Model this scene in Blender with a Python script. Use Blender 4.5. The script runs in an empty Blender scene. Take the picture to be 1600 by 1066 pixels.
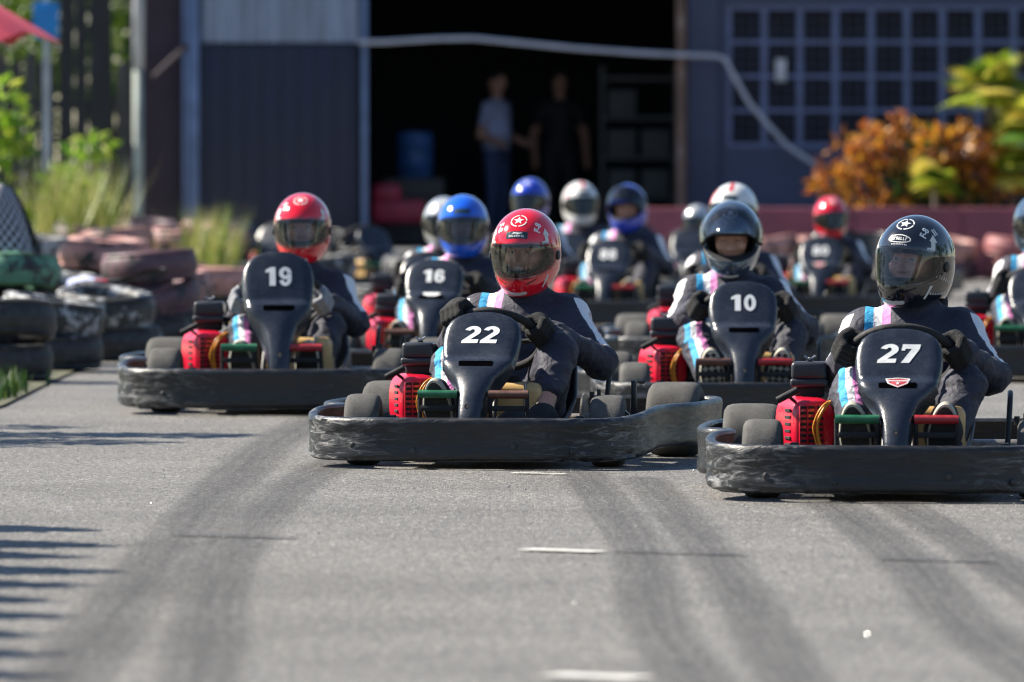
import bpy, bmesh, math, random
import numpy as np
from mathutils import Vector, Matrix, Euler, noise
from mathutils.bvhtree import BVHTree

random.seed(7)
R = math.radians
scene = bpy.context.scene
col = scene.collection

# ------------------------------------------------------------------ camera, sky, sun, exposure
cam_d = bpy.data.cameras.new('camera')
cam = bpy.data.objects.new('camera', cam_d); col.objects.link(cam)
CAM_Z = 1.19
cam_d.sensor_width = 36.0; cam_d.lens = 280.0
cam_d.clip_start = 0.5; cam_d.clip_end = 3000
cam.location = (0, 0, CAM_Z)
cam.rotation_euler = (R(90) - math.atan((533 - 236) / 12444.0), 0, 0)
cam_d.dof.use_dof = True
cam_d.dof.focus_distance = 29.1
cam_d.dof.aperture_fstop = 4.6
cam_d.dof.aperture_blades = 0
scene.camera = cam

SUN_EL, SUN_BACK = 41.0, 18.0          # elevation; degrees behind the left-hand perpendicular
to_sun = Vector((-math.cos(R(SUN_BACK)) * math.cos(R(SUN_EL)), math.sin(R(SUN_BACK)) * math.cos(R(SUN_EL)), math.sin(R(SUN_EL))))
world = bpy.data.worlds.new('World'); scene.world = world; world.use_nodes = True
wn = world.node_tree.nodes; wl = world.node_tree.links
sky = wn.new('ShaderNodeTexSky'); sky.sky_type = 'NISHITA'; sky.sun_disc = False
sky.sun_elevation = R(SUN_EL); sky.sun_rotation = math.atan2(to_sun.x, to_sun.y)
sky.air_density = 1.0; sky.dust_density = 0.2; sky.ozone_density = 2.5
wl.new(sky.outputs[0], wn['Background'].inputs[0]); wn['Background'].inputs[1].default_value = 0.068
sun_d = bpy.data.lights.new('sun', 'SUN'); sun_d.energy = 5.0; sun_d.angle = R(0.53); sun_d.color = (1.0, 0.92, 0.79)
sun = bpy.data.objects.new('sun', sun_d); col.objects.link(sun)
sun.rotation_euler = to_sun.to_track_quat('Z', 'Y').to_euler(); sun.location = (-20, 30, 30)
vs = scene.view_settings
vs.view_transform = 'Standard'; vs.look = 'None'; vs.gamma = 1.0; vs.exposure = 1.30; vs.use_curve_mapping = False
scene.cycles.use_denoising = True; scene.cycles.filter_width = 1.1
scene.cycles.max_bounces = 8; scene.cycles.transparent_max_bounces = 16
scene.cycles.sample_clamp_indirect = 6.0

# ------------------------------------------------------------------ material helpers
MATS = {}
def new_mat(name):
    m = bpy.data.materials.new(name); m.use_nodes = True; MATS[name] = m
    nt = m.node_tree
    return m, nt, nt.nodes['Principled BSDF']
def N(nt, t, **kw):
    n = nt.nodes.new(t)
    for k, v in kw.items():
        if k.startswith('i_'): n.inputs[k[2:].replace('_', ' ')].default_value = v
        else: setattr(n, k, v)
    return n
def ramp(nt, stops, interp='LINEAR'):
    r = nt.nodes.new('ShaderNodeValToRGB'); cr = r.color_ramp; cr.interpolation = interp
    while len(cr.elements) > 1: cr.elements.remove(cr.elements[-1])
    cr.elements[0].position = stops[0][0]; cr.elements[0].color = (*stops[0][1], 1) if len(stops[0][1]) == 3 else stops[0][1]
    for p, c in stops[1:]:
        e = cr.elements.new(p); e.color = (*c, 1) if len(c) == 3 else c
    return r
def coords(nt, scale=(1, 1, 1), rnd=True):
    tc = N(nt, 'ShaderNodeTexCoord'); mp = N(nt, 'ShaderNodeMapping'); mp.inputs['Scale'].default_value = scale
    nt.links.new(tc.outputs['Object'], mp.inputs['Vector'])
    if rnd:
        oi = N(nt, 'ShaderNodeObjectInfo'); mu = N(nt, 'ShaderNodeVectorMath', operation='SCALE'); mu.inputs[0].default_value = (31.7, 17.3, 23.9)
        nt.links.new(oi.outputs['Random'], mu.inputs['Scale']); nt.links.new(mu.outputs[0], mp.inputs['Location'])
    return mp.outputs[0]
def mat(name, c, rough=0.5, metal=0.0, var=0.25, vscale=8.0, bump=0.0, bscale=60.0, coat=0.0, c2=None, stretch=(1, 1, 1), spec=None):
    """a plain material with mottled colour, uneven gloss and fine relief"""
    m, nt, p = new_mat(name); L = nt.links.new
    v = coords(nt, stretch)
    n1 = N(nt, 'ShaderNodeTexNoise', i_Scale=vscale, i_Detail=6.0, i_Roughness=0.6); L(v, n1.inputs['Vector'])
    c2 = c2 or tuple(x * (1 + var * 1.2) + 0.004 * var for x in c)
    c1 = tuple(x * (1 - var) for x in c)
    r = ramp(nt, [(0.3, c1), (0.55, c), (0.75, c2)]); L(n1.outputs['Fac'], r.inputs[0]); L(r.outputs[0], p.inputs['Base Color'])
    rr = ramp(nt, [(0.3, (rough * 0.8,) * 3), (0.7, (min(1, rough * 1.25),) * 3)]); L(n1.outputs['Fac'], rr.inputs[0]); L(rr.outputs[0], p.inputs['Roughness'])
    p.inputs['Metallic'].default_value = metal
    if coat: p.inputs['Coat Weight'].default_value = coat; p.inputs['Coat Roughness'].default_value = 0.03
    if spec is not None: p.inputs['Specular IOR Level'].default_value = spec
    if bump:
        n2 = N(nt, 'ShaderNodeTexNoise', i_Scale=bscale, i_Detail=4.0); L(v, n2.inputs['Vector'])
        b = N(nt, 'ShaderNodeBump', i_Strength=bump, i_Distance=0.01); L(n2.outputs['Fac'], b.inputs['Height']); L(b.outputs[0], p.inputs['Normal'])
    return m

def make_materials():
    # asphalt: worn grey aggregate
    m, nt, p = new_mat('asphalt'); L = nt.links.new
    v = coords(nt, rnd=False)
    big = N(nt, 'ShaderNodeTexNoise', i_Scale=0.9, i_Detail=5.0, i_Roughness=0.6); L(v, big.inputs['Vector'])
    agg = N(nt, 'ShaderNodeTexVoronoi', i_Scale=105.0); L(v, agg.inputs['Vector'])
    fine = N(nt, 'ShaderNodeTexNoise', i_Scale=60.0, i_Detail=5.0, i_Roughness=0.75); L(v, fine.inputs['Vector'])
    r1 = ramp(nt, [(0.35, (0.138, 0.134, 0.128)), (0.65, (0.184, 0.179, 0.172))]); L(big.outputs['Fac'], r1.inputs[0])
    hs = N(nt, 'ShaderNodeSeparateColor'); L(agg.outputs['Color'], hs.inputs[0])
    r2 = ramp(nt, [(0.0, (0.28, 0.28, 0.30)), (0.25, (0.72, 0.72, 0.72)), (0.7, (1.1, 1.09, 1.06)), (0.93, (1.6, 1.56, 1.5)), (1.0, (2.9, 2.85, 2.7))]); L(hs.outputs[0], r2.inputs[0])
    r3 = ramp(nt, [(0.34, (0.32, 0.32, 0.34)), (0.52, (1, 1, 1)), (0.68, (1.4, 1.38, 1.34))]); L(fine.outputs['Fac'], r3.inputs[0])
    mx = N(nt, 'ShaderNodeMix', data_type='RGBA', blend_type='MULTIPLY'); mx.inputs[0].default_value = 1; L(r1.outputs[0], mx.inputs[6]); L(r2.outputs[0], mx.inputs[7])
    mx2 = N(nt, 'ShaderNodeMix', data_type='RGBA', blend_type='MULTIPLY'); mx2.inputs[0].default_value = 1; L(mx.outputs[2], mx2.inputs[6]); L(r3.outputs[0], mx2.inputs[7])
    L(mx2.outputs[2], p.inputs['Base Color'])
    rr = ramp(nt, [(0.0, (0.35,) * 3), (0.3, (0.8,) * 3)]); L(hs.outputs[1], rr.inputs[0]); L(rr.outputs[0], p.inputs['Roughness'])
    b = N(nt, 'ShaderNodeBump', i_Strength=0.9, i_Distance=0.006); ad = N(nt, 'ShaderNodeMath', operation='ADD'); L(agg.outputs['Distance'], ad.inputs[0]); L(fine.outputs['Fac'], ad.inputs[1])
    L(ad.outputs[0], b.inputs['Height']); L(b.outputs[0], p.inputs['Normal'])
    # rubber marks: soft-edged, across-coordinate in attribute "across"
    m, nt, p = new_mat('rubber_mark'); L = nt.links.new
    p.inputs['Base Color'].default_value = (0.035, 0.035, 0.038, 1); p.inputs['Roughness'].default_value = 0.75
    at = N(nt, 'ShaderNodeAttribute', attribute_name='across'); v = coords(nt, (1, 1, 1), False)
    al = N(nt, 'ShaderNodeAttribute', attribute_name='lane'); n1 = N(nt, 'ShaderNodeTexNoise', i_Scale=1.6, i_Detail=7.0, i_Roughness=0.65, i_Distortion=0.4); L(al.outputs['Vector'], n1.inputs['Vector'])
    n2 = N(nt, 'ShaderNodeTexNoise', i_Scale=75.0, i_Detail=4.0, i_Roughness=0.7); L(v, n2.inputs['Vector'])
    e = ramp(nt, [(0.0, (0.66,) * 3), (0.45, (0.52,) * 3), (1.0, (0, 0, 0))]); e.color_ramp.interpolation = 'EASE'; L(at.outputs['Fac'], e.inputs[0])
    r1 = ramp(nt, [(0.36, (0.50,) * 3), (0.64, (1.0,) * 3)]); L(n1.outputs['Fac'], r1.inputs[0])
    r2 = ramp(nt, [(0.35, (0.25,) * 3), (0.62, (1.0,) * 3)]); L(n2.outputs['Fac'], r2.inputs[0])
    a1 = N(nt, 'ShaderNodeMath', operation='MULTIPLY'); L(e.outputs[0], a1.inputs[0]); L(r1.outputs[0], a1.inputs[1])
    a2 = N(nt, 'ShaderNodeMath', operation='MULTIPLY'); L(a1.outputs[0], a2.inputs[0]); L(r2.outputs[0], a2.inputs[1])
    L(a2.outputs[0], p.inputs['Alpha'])
    mat('stone_chip', (0.45, 0.44, 0.42), 0.16, var=0.3, vscale=60)
    mat('road_paint', (0.62, 0.61, 0.57), 0.6, var=0.35, vscale=40, bump=0.3, bscale=200)
    mat('seam_tar', (0.05, 0.05, 0.055), 0.7, bump=0.3)
    mat('verge', (0.10, 0.10, 0.06), 0.9, var=0.5, vscale=3, bump=0.8, bscale=30, c2=(0.09, 0.13, 0.04))
    mat('concrete', (0.30, 0.29, 0.27), 0.85, var=0.3, vscale=2, bump=0.4, bscale=40)

    # suit: charcoal cotton with bands read from per-vertex fields
    m, nt, p = new_mat('suit'); L = nt.links.new
    v = coords(nt, rnd=False)
    n1 = N(nt, 'ShaderNodeTexNoise', i_Scale=9.0, i_Detail=6.0); L(v, n1.inputs['Vector'])
    base = ramp(nt, [(0.3, (0.011, 0.012, 0.028)), (0.7, (0.024, 0.025, 0.044))]); L(n1.outputs['Fac'], base.inputs[0])
    at = N(nt, 'ShaderNodeAttribute', attribute_name='stripe')
    sr = ramp(nt, [(0.0, (0.015, 0.30, 0.55)), (0.335, (0.66, 0.66, 0.68)), (0.665, (0.62, 0.20, 0.46))], 'CONSTANT'); L(at.outputs['Fac'], sr.inputs[0])
    inr = ramp(nt, [(0.0, (0, 0, 0)), (0.002, (1, 1, 1)), (0.998, (0, 0, 0))], 'CONSTANT'); L(at.outputs['Fac'], inr.inputs[0])
    mx = N(nt, 'ShaderNodeMix', data_type='RGBA'); L(inr.outputs[0], mx.inputs[0]); L(base.outputs[0], mx.inputs[6]); L(sr.outputs[0], mx.inputs[7])
    ap = N(nt, 'ShaderNodeAttribute', attribute_name='panel')
    pr = ramp(nt, [(0.0, (0, 0, 0)), (0.5, (1, 1, 1))], 'CONSTANT'); L(ap.outputs['Fac'], pr.inputs[0])
    mx2 = N(nt, 'ShaderNodeMix', data_type='RGBA'); L(pr.outputs[0], mx2.inputs[0]); L(mx.outputs[2], mx2.inputs[6]); mx2.inputs[7].default_value = (0.74, 0.74, 0.76, 1)
    L(mx2.outputs[2], p.inputs['Base Color'])
    p.inputs['Roughness'].default_value = 0.72; p.inputs['Sheen Weight'].default_value = 0.05; p.inputs['Sheen Roughness'].default_value = 0.5
    n2 = N(nt, 'ShaderNodeTexNoise', i_Scale=22.0, i_Detail=5.0, i_Distortion=1.2); L(v, n2.inputs['Vector'])
    n3 = N(nt, 'ShaderNodeTexNoise', i_Scale=500.0); L(v, n3.inputs['Vector'])
    b = N(nt, 'ShaderNodeBump', i_Strength=0.55, i_Distance=0.02); L(n2.outputs['Fac'], b.inputs['Height'])
    b2 = N(nt, 'ShaderNodeBump', i_Strength=0.3, i_Distance=0.002); L(n3.outputs['Fac'], b2.inputs['Height']); L(b.outputs[0], b2.inputs['Normal']); L(b2.outputs[0], p.inputs['Normal'])
    # skin
    m, nt, p = new_mat('skin'); L = nt.links.new; v = coords(nt)
    n1 = N(nt, 'ShaderNodeTexNoise', i_Scale=30.0, i_Detail=4.0); L(v, n1.inputs['Vector'])
    r = ramp(nt, [(0.3, (0.40, 0.20, 0.135)), (0.7, (0.50, 0.27, 0.19))]); L(n1.outputs['Fac'], r.inputs[0]); L(r.outputs[0], p.inputs['Base Color'])
    p.inputs['Roughness'].default_value = 0.5; p.inputs['Subsurface Weight'].default_value = 0.08; p.inputs['Subsurface Radius'].default_value = (0.01, 0.004, 0.002)
    mat('brow', (0.035, 0.022, 0.016), 0.8); mat('lips', (0.32, 0.11, 0.09), 0.45); mat('eye_white', (0.34, 0.31, 0.29), 0.3); mat('iris', (0.03, 0.018, 0.012), 0.15)
    mat('balaclava', (0.035, 0.036, 0.045), 0.95, bump=0.5, bscale=150)
    mat('glove_black', (0.010, 0.010, 0.011), 0.95, var=0.5, vscale=60, bump=0.8, bscale=220)
    mat('glove_grey', (0.30, 0.31, 0.34), 0.9, var=0.25, vscale=30, bump=0.6, bscale=200)
    mat('shoe_dark', (0.016, 0.017, 0.022), 0.8, var=0.4, vscale=30, bump=0.4, bscale=200)
    mat('shoe_rubber', (0.38, 0.36, 0.29), 0.6, var=0.25, vscale=40)
    mat('shoe_sole', (0.014, 0.014, 0.015), 0.75, var=0.4, vscale=40, bump=0.5, bscale=120)
    mat('lace', (0.7, 0.7, 0.7), 0.8)
    # waffle sole
    m, nt, p = new_mat('waffle_sole'); L = nt.links.new; v = coords(nt, rnd=False)
    mp = N(nt, 'ShaderNodeMapping'); mp.inputs['Rotation'].default_value = (0, 0, R(45)); L(v, mp.inputs['Vector'])
    ck = N(nt, 'ShaderNodeTexChecker', i_Scale=62.0); ck.inputs['Color1'].default_value = (0.36, 0.36, 0.34, 1); ck.inputs['Color2'].default_value = (0.012, 0.012, 0.013, 1)
    L(mp.outputs[0], ck.inputs['Vector']); L(ck.outputs[0], p.inputs['Base Color']); p.inputs['Roughness'].default_value = 0.8

    # kart plastics, scuffed bumper band
    m, nt, p = new_mat('bumper'); L = nt.links.new
    v = coords(nt, (1.0, 1.0, 5.0))
    n1 = N(nt, 'ShaderNodeTexNoise', i_Scale=2.6, i_Detail=7.0, i_Roughness=0.72, i_Distortion=0.7); L(v, n1.inputs['Vector'])
    v2 = coords(nt, (3.4, 3.4, 15.0))
    n2 = N(nt, 'ShaderNodeTexNoise', i_Scale=2.4, i_Detail=6.0, i_Roughness=0.7, i_Distortion=1.5); L(v2, n2.inputs['Vector'])
    r1 = ramp(nt, [(0.35, (0.006, 0.0065, 0.008)), (0.62, (0.012, 0.0125, 0.015)), (0.76, (0.040, 0.040, 0.043))]); L(n1.outputs['Fac'], r1.inputs[0])
    r2 = ramp(nt, [(0.50, (0, 0, 0)), (0.60, (0.5,) * 3), (0.70, (1.0,) * 3)]); L(n2.outputs['Fac'], r2.inputs[0])
    wa = N(nt, 'ShaderNodeAttribute', attribute_name='wear'); gate = ramp(nt, [(0.12, (0.06,) * 3), (0.75, (1, 1, 1))]); L(wa.outputs['Fac'], gate.inputs[0])
    mg = N(nt, 'ShaderNodeMath', operation='MULTIPLY'); L(r2.outputs[0], mg.inputs[0]); L(gate.outputs[0], mg.inputs[1])
    mx = N(nt, 'ShaderNodeMix', data_type='RGBA'); L(mg.outputs[0], mx.inputs[0]); L(r1.outputs[0], mx.inputs[6]); mx.inputs[7].default_value = (0.24, 0.24, 0.245, 1)
    L(mx.outputs[2], p.inputs['Base Color'])
    rr = ramp(nt, [(0.3, (0.24,) * 3), (0.7, (0.48,) * 3)]); L(n2.outputs['Fac'], rr.inputs[0]); L(rr.outputs[0], p.inputs['Roughness'])
    b = N(nt, 'ShaderNodeBump', i_Strength=0.38, i_Distance=0.012); L(n2.outputs['Fac'], b.inputs['Height']); L(b.outputs[0], p.inputs['Normal'])

    m, nt, p = new_mat('fairing'); L = nt.links.new
    v = coords(nt); vv = coords(nt, (6, 6, 40))
    n1 = N(nt, 'ShaderNodeTexNoise', i_Scale=7.0, i_Detail=6.0, i_Roughness=0.7); L(v, n1.inputs['Vector'])
    n2 = N(nt, 'ShaderNodeTexNoise', i_Scale=6.0, i_Detail=5.0, i_Distortion=2.0); L(vv, n2.inputs['Vector'])
    r1 = ramp(nt, [(0.35, (0.013, 0.017, 0.027)), (0.6, (0.022, 0.028, 0.042)), (0.78, (0.045, 0.052, 0.068))]); L(n1.outputs['Fac'], r1.inputs[0])
    r2 = ramp(nt, [(0.59, (0, 0, 0)), (0.70, (0.42,) * 3)]); L(n2.outputs['Fac'], r2.inputs[0])
    mx = N(nt, 'ShaderNodeMix', data_type='RGBA'); L(r2.outputs[0], mx.inputs[0]); L(r1.outputs[0], mx.inputs[6]); mx.inputs[7].default_value = (0.09, 0.095, 0.11, 1)
    L(mx.outputs[2], p.inputs['Base Color'])
    rr = ramp(nt, [(0.35, (0.20,) * 3), (0.7, (0.36,) * 3)]); L(n1.outputs['Fac'], rr.inputs[0]); L(rr.outputs[0], p.inputs['Roughness'])
    b = N(nt, 'ShaderNodeBump', i_Strength=0.15, i_Distance=0.005); L(n2.outputs['Fac'], b.inputs['Height']); L(b.outputs[0], p.inputs['Normal'])

    m, nt, p = new_mat('tyre_rubber'); L = nt.links.new; v = coords(nt)
    n1 = N(nt, 'ShaderNodeTexNoise', i_Scale=14.0, i_Detail=6.0, i_Roughness=0.65); L(v, n1.inputs['Vector'])
    r = ramp(nt, [(0.3, (0.042, 0.041, 0.040)), (0.55, (0.068, 0.066, 0.063)), (0.75, (0.105, 0.102, 0.096))]); L(n1.outputs['Fac'], r.inputs[0]); L(r.outputs[0], p.inputs['Base Color'])
    p.inputs['Roughness'].default_value = 0.85
    n2 = N(nt, 'ShaderNodeTexNoise', i_Scale=180.0, i_Detail=3.0); L(v, n2.inputs['Vector'])
    b = N(nt, 'ShaderNodeBump', i_Strength=0.5, i_Distance=0.004); L(n2.outputs['Fac'], b.inputs['Height']); L(b.outputs[0], p.inputs['Normal'])

    mat('black_paint', (0.012, 0.012, 0.013), 0.45, bump=0.1, bscale=80)
    mat('slot_shade', (0.0015, 0.0015, 0.002), 1.0, spec=0.0)  # near-black colour standing in for the shade inside the fairing slot
    mat('black_matt', (0.014, 0.014, 0.016), 0.8, var=0.4, bump=0.2, bscale=90)
    mat('air_box', (0.020, 0.022, 0.030), 0.42, var=0.3, bump=0.05, bscale=150)
    mat('engine_red', (0.62, 0.008, 0.035), 0.30, var=0.22, vscale=14, coat=0.4, bump=0.03)
    mat('engine_grey', (0.05, 0.05, 0.052), 0.5, metal=0.5, var=0.5, vscale=30, bump=0.3)
    mat('metal', (0.50, 0.49, 0.47), 0.35, metal=1.0, var=0.3, vscale=30, bump=0.1)
    mat('worn_steel', (0.33, 0.30, 0.27), 0.45, metal=0.9, var=0.4, vscale=25, c2=(0.25, 0.15, 0.09), bump=0.15)
    mat('heat_shield', (0.62, 0.60, 0.57), 0.4, metal=0.8, var=0.25, vscale=20)
    mat('hose_orange', (0.75, 0.30, 0.03), 0.35); mat('hose_yellow', (0.62, 0.48, 0.06), 0.4)
    mat('pedal_green', (0.012, 0.12, 0.055), 0.4, var=0.35, vscale=30); mat('pedal_red', (0.30, 0.014, 0.022), 0.4, var=0.35, vscale=30); mat('pedal_brown', (0.09, 0.035, 0.025), 0.55, var=0.4, vscale=25)
    m, nt, p = new_mat('amber_tank'); p.inputs['Base Color'].default_value = (0.78, 0.52, 0.22, 1); p.inputs['Roughness'].default_value = 0.3; p.inputs['Transmission Weight'].default_value = 0.35; p.inputs['Subsurface Weight'].default_value = 0.2
    mat('number_white', (0.80, 0.80, 0.78), 0.5, var=0.14, vscale=40, c2=(0.83, 0.82, 0.8))
    mat('sticker_red', (0.55, 0.06, 0.08), 0.4, var=0.2, vscale=50)
    mat('seat_shell', (0.020, 0.021, 0.024), 0.35, bump=0.05)
    mat('blue_plastic', (0.03, 0.13, 0.35), 0.35)

    # helmets
    def paint(name, c, rough=0.12, metal=0.0, flake=0.1):
        m = mat(name, c, rough, metal, var=flake, vscale=5, coat=1.0); return m
    paint('helmet_red', (0.72, 0.004, 0.018)); paint('helmet_black', (0.008, 0.009, 0.013)); paint('helmet_blue', (0.008, 0.10, 0.62)); paint('helmet_navy', (0.012, 0.05, 0.50))
    paint('helmet_silver', (0.55, 0.55, 0.54), 0.22, 0.55); paint('helmet_graphite', (0.10, 0.145, 0.20), 0.12, 0.65); paint('helmet_white', (0.72, 0.71, 0.68), 0.2)
    mat('helmet_liner', (0.010, 0.010, 0.011), 0.95); mat('gasket', (0.014, 0.014, 0.015), 0.5)
    mat('decal_white', (0.76, 0.76, 0.74), 0.35, var=0.1, vscale=40); mat('decal_grey', (0.62, 0.62, 0.60), 0.35, var=0.12, vscale=40); mat('decal_teal', (0.015, 0.045, 0.065), 0.3)
    mat('decal_red', (0.45, 0.03, 0.05), 0.5); mat('decal_blue', (0.05, 0.16, 0.5), 0.5)
    for nm, tint in (('visor_clear', (0.80, 0.80, 0.82)), ('visor_smoke', (0.42, 0.42, 0.44)), ('visor_dark', (0.12, 0.12, 0.13))):
        m, nt, p = new_mat(nm); L = nt.links.new; nt.nodes.remove(p); out = nt.nodes['Material Output']
        tr = N(nt, 'ShaderNodeBsdfTransparent'); tr.inputs[0].default_value = (*tint, 1)
        gl = N(nt, 'ShaderNodeBsdfGlossy'); gl.inputs['Roughness'].default_value = 0.03
        df = N(nt, 'ShaderNodeBsdfDiffuse'); df.inputs[0].default_value = (0.35, 0.36, 0.38, 1)
        fr = N(nt, 'ShaderNodeFresnel', i_IOR=1.62)
        v = coords(nt, (1, 1, 1)); ns = N(nt, 'ShaderNodeTexNoise', i_Scale=26.0, i_Detail=7.0, i_Roughness=0.8, i_Distortion=2.5); L(v, ns.inputs['Vector'])
        r = ramp(nt, [(0.5, (0.01,) * 3), (0.74, (0.12,) * 3)]); L(ns.outputs['Fac'], r.inputs[0])
        m1 = N(nt, 'ShaderNodeMixShader'); L(r.outputs[0], m1.inputs[0]); L(tr.outputs[0], m1.inputs[1]); L(df.outputs[0], m1.inputs[2])
        m2 = N(nt, 'ShaderNodeMixShader'); L(fr.outputs[0], m2.inputs[0]); L(m1.outputs[0], m2.inputs[1]); L(gl.outputs[0], m2.inputs[2]); L(m2.outputs[0], out.inputs[0])

    # barrier tyres: black rubber with flaked paint
    for nm, pc, cover in (('barrier_black', (0.55, 0.55, 0.56), 0.62), ('barrier_white', (0.50, 0.51, 0.52), 0.52), ('barrier_pink', (0.58, 0.30, 0.26), 0.44), ('barrier_maroon', (0.13, 0.065, 0.085), 0.45), ('barrier_green', (0.12, 0.30, 0.20), 0.46), ('barrier_red', (0.36, 0.12, 0.125), 0.38)):
        m, nt, p = new_mat(nm); L = nt.links.new; v = coords(nt)
        n1 = N(nt, 'ShaderNodeTexNoise', i_Scale=7.0, i_Detail=8.0, i_Roughness=0.75); L(v, n1.inputs['Vector'])
        n2 = N(nt, 'ShaderNodeTexNoise', i_Scale=22.0, i_Detail=5.0); L(v, n2.inputs['Vector'])
        k = ramp(nt, [(cover, (0, 0, 0)), (cover + 0.05, (1, 1, 1))]); L(n1.outputs['Fac'], k.inputs[0])
        rb = ramp(nt, [(0.3, (0.012, 0.012, 0.014)), (0.7, (0.04, 0.04, 0.042))]); L(n2.outputs['Fac'], rb.inputs[0])
        rp = ramp(nt, [(0.3, tuple(c * 0.6 for c in pc)), (0.7, pc)]); L(n2.outputs['Fac'], rp.inputs[0])
        mx = N(nt, 'ShaderNodeMix', data_type='RGBA'); L(k.outputs[0], mx.inputs[0]); L(rb.outputs[0], mx.inputs[6]); L(rp.outputs[0], mx.inputs[7]); L(mx.outputs[2], p.inputs['Base Color'])
        p.inputs['Roughness'].default_value = 0.55
        b = N(nt, 'ShaderNodeBump', i_Strength=0.4, i_Distance=0.01); L(n1.outputs['Fac'], b.inputs['Height']); L(b.outputs[0], p.inputs['Normal'])

    # building and yard
    mat('navy_wall', (0.062, 0.076, 0.135), 0.7, var=0.3, vscale=1.2, bump=0.15, bscale=30)
    mat('navy_door', (0.016, 0.020, 0.046), 0.6, var=0.3, vscale=1.5)
    mat('grille_blue', (0.12, 0.15, 0.27), 0.5, var=0.25, vscale=6)
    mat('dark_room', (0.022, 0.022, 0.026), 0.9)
    mat('corrugated', (0.26, 0.30, 0.40), 0.4, metal=0.3, var=0.35, vscale=2.0, stretch=(4, 4, 0.5))
    mat('steel_post', (0.14, 0.20, 0.36), 0.45, metal=0.2, var=0.3, vscale=4)
    mat('white_post', (0.55, 0.56, 0.58), 0.6, var=0.3, vscale=4)
    mat('green_post', (0.30, 0.34, 0.31), 0.7, var=0.35, vscale=3)
    m = mat('rusty_post', (0.20, 0.12, 0.09), 0.7, var=0.5, vscale=2.5, c2=(0.42, 0.40, 0.40), stretch=(1, 1, 1.2))
    mat('maroon_wall', (0.050, 0.036, 0.050), 0.8, var=0.4, vscale=1.5)
    mat('red_wall', (0.27, 0.075, 0.10), 0.75, var=0.3, vscale=2.0, bump=0.2, bscale=30)
    mat('old_wood', (0.060, 0.056, 0.055), 0.9, var=0.55, vscale=3, stretch=(6, 6, 0.5), bump=0.5, bscale=25, c2=(0.15, 0.15, 0.145))
    mat('timber_dark', (0.030, 0.030, 0.034), 0.9, var=0.5, vscale=3, stretch=(6, 6, 0.5), bump=0.5, bscale=25)
    mat('hose_white', (0.46, 0.48, 0.55), 0.5, var=0.15)
    mat('umbrella_red', (0.60, 0.05, 0.09), 0.8, var=0.15, vscale=3); mat('sign_blue', (0.02, 0.24, 0.62), 0.5)
    mat('barrel_blue', (0.03, 0.09, 0.26), 0.45); mat('cart_red', (0.35, 0.02, 0.05), 0.5)
    mat('cloth_blue', (0.40, 0.44, 0.66), 0.85, bump=0.4, bscale=20); mat('cloth_black', (0.022, 0.022, 0.026), 0.9, bump=0.4, bscale=20); mat('jeans', (0.05, 0.075, 0.16), 0.9); mat('hair', (0.010, 0.008, 0.007), 0.7)
    mat('shelf_grey', (0.08, 0.077, 0.074), 0.8)
    m, nt, p = new_mat('chequered'); L = nt.links.new; v = coords(nt, rnd=False)
    ck = N(nt, 'ShaderNodeTexChecker', i_Scale=26.0); ck.inputs['Color1'].default_value = (0.42, 0.42, 0.47, 1); ck.inputs['Color2'].default_value = (0.008, 0.008, 0.012, 1)
    at = N(nt, 'ShaderNodeAttribute', attribute_name='cloth_uv'); L(at.outputs['Vector'], ck.inputs['Vector']); L(ck.outputs[0], p.inputs['Base Color']); p.inputs['Roughness'].default_value = 0.8
    # leaves (two-sided, a little light passes through)
    def leaf(name, a, b, c):
        m, nt, p = new_mat(name); L = nt.links.new
        at = N(nt, 'ShaderNodeAttribute', attribute_name='tone')
        r = ramp(nt, [(0.0, a), (0.5, b), (1.0, c)]); L(at.outputs['Fac'], r.inputs[0]); L(r.outputs[0], p.inputs['Base Color'])
        p.inputs['Roughness'].default_value = 0.45
        tl = N(nt, 'ShaderNodeBsdfTranslucent'); L(r.outputs[0], tl.inputs[0]); ms = N(nt, 'ShaderNodeMixShader'); ms.inputs[0].default_value = 0.4
        out = nt.nodes['Material Output']; L(p.outputs[0], ms.inputs[1]); L(tl.outputs[0], ms.inputs[2]); L(ms.outputs[0], out.inputs[0])
    leaf('leaf_green', (0.03, 0.085, 0.012), (0.09, 0.20, 0.02), (0.28, 0.40, 0.03))
    leaf('leaf_lime', (0.08, 0.20, 0.02), (0.25, 0.42, 0.03), (0.55, 0.60, 0.08))
    leaf('leaf_croton', (0.05, 0.05, 0.014), (0.40, 0.12, 0.022), (0.80, 0.44, 0.04))
    leaf('leaf_palm', (0.05, 0.17, 0.02), (0.38, 0.46, 0.03), (0.75, 0.62, 0.12))
    leaf('leaf_dark', (0.012, 0.035, 0.010), (0.03, 0.07, 0.015), (0.06, 0.12, 0.02))
    leaf('grass_blade', (0.06, 0.14, 0.02), (0.24, 0.28, 0.05), (0.50, 0.42, 0.16))
    leaf('grass_green', (0.010, 0.035, 0.008), (0.022, 0.062, 0.012), (0.07, 0.11, 0.02))
    mat('bark', (0.12, 0.10, 0.08), 0.9, bump=0.6, bscale=20)
make_materials()

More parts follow.
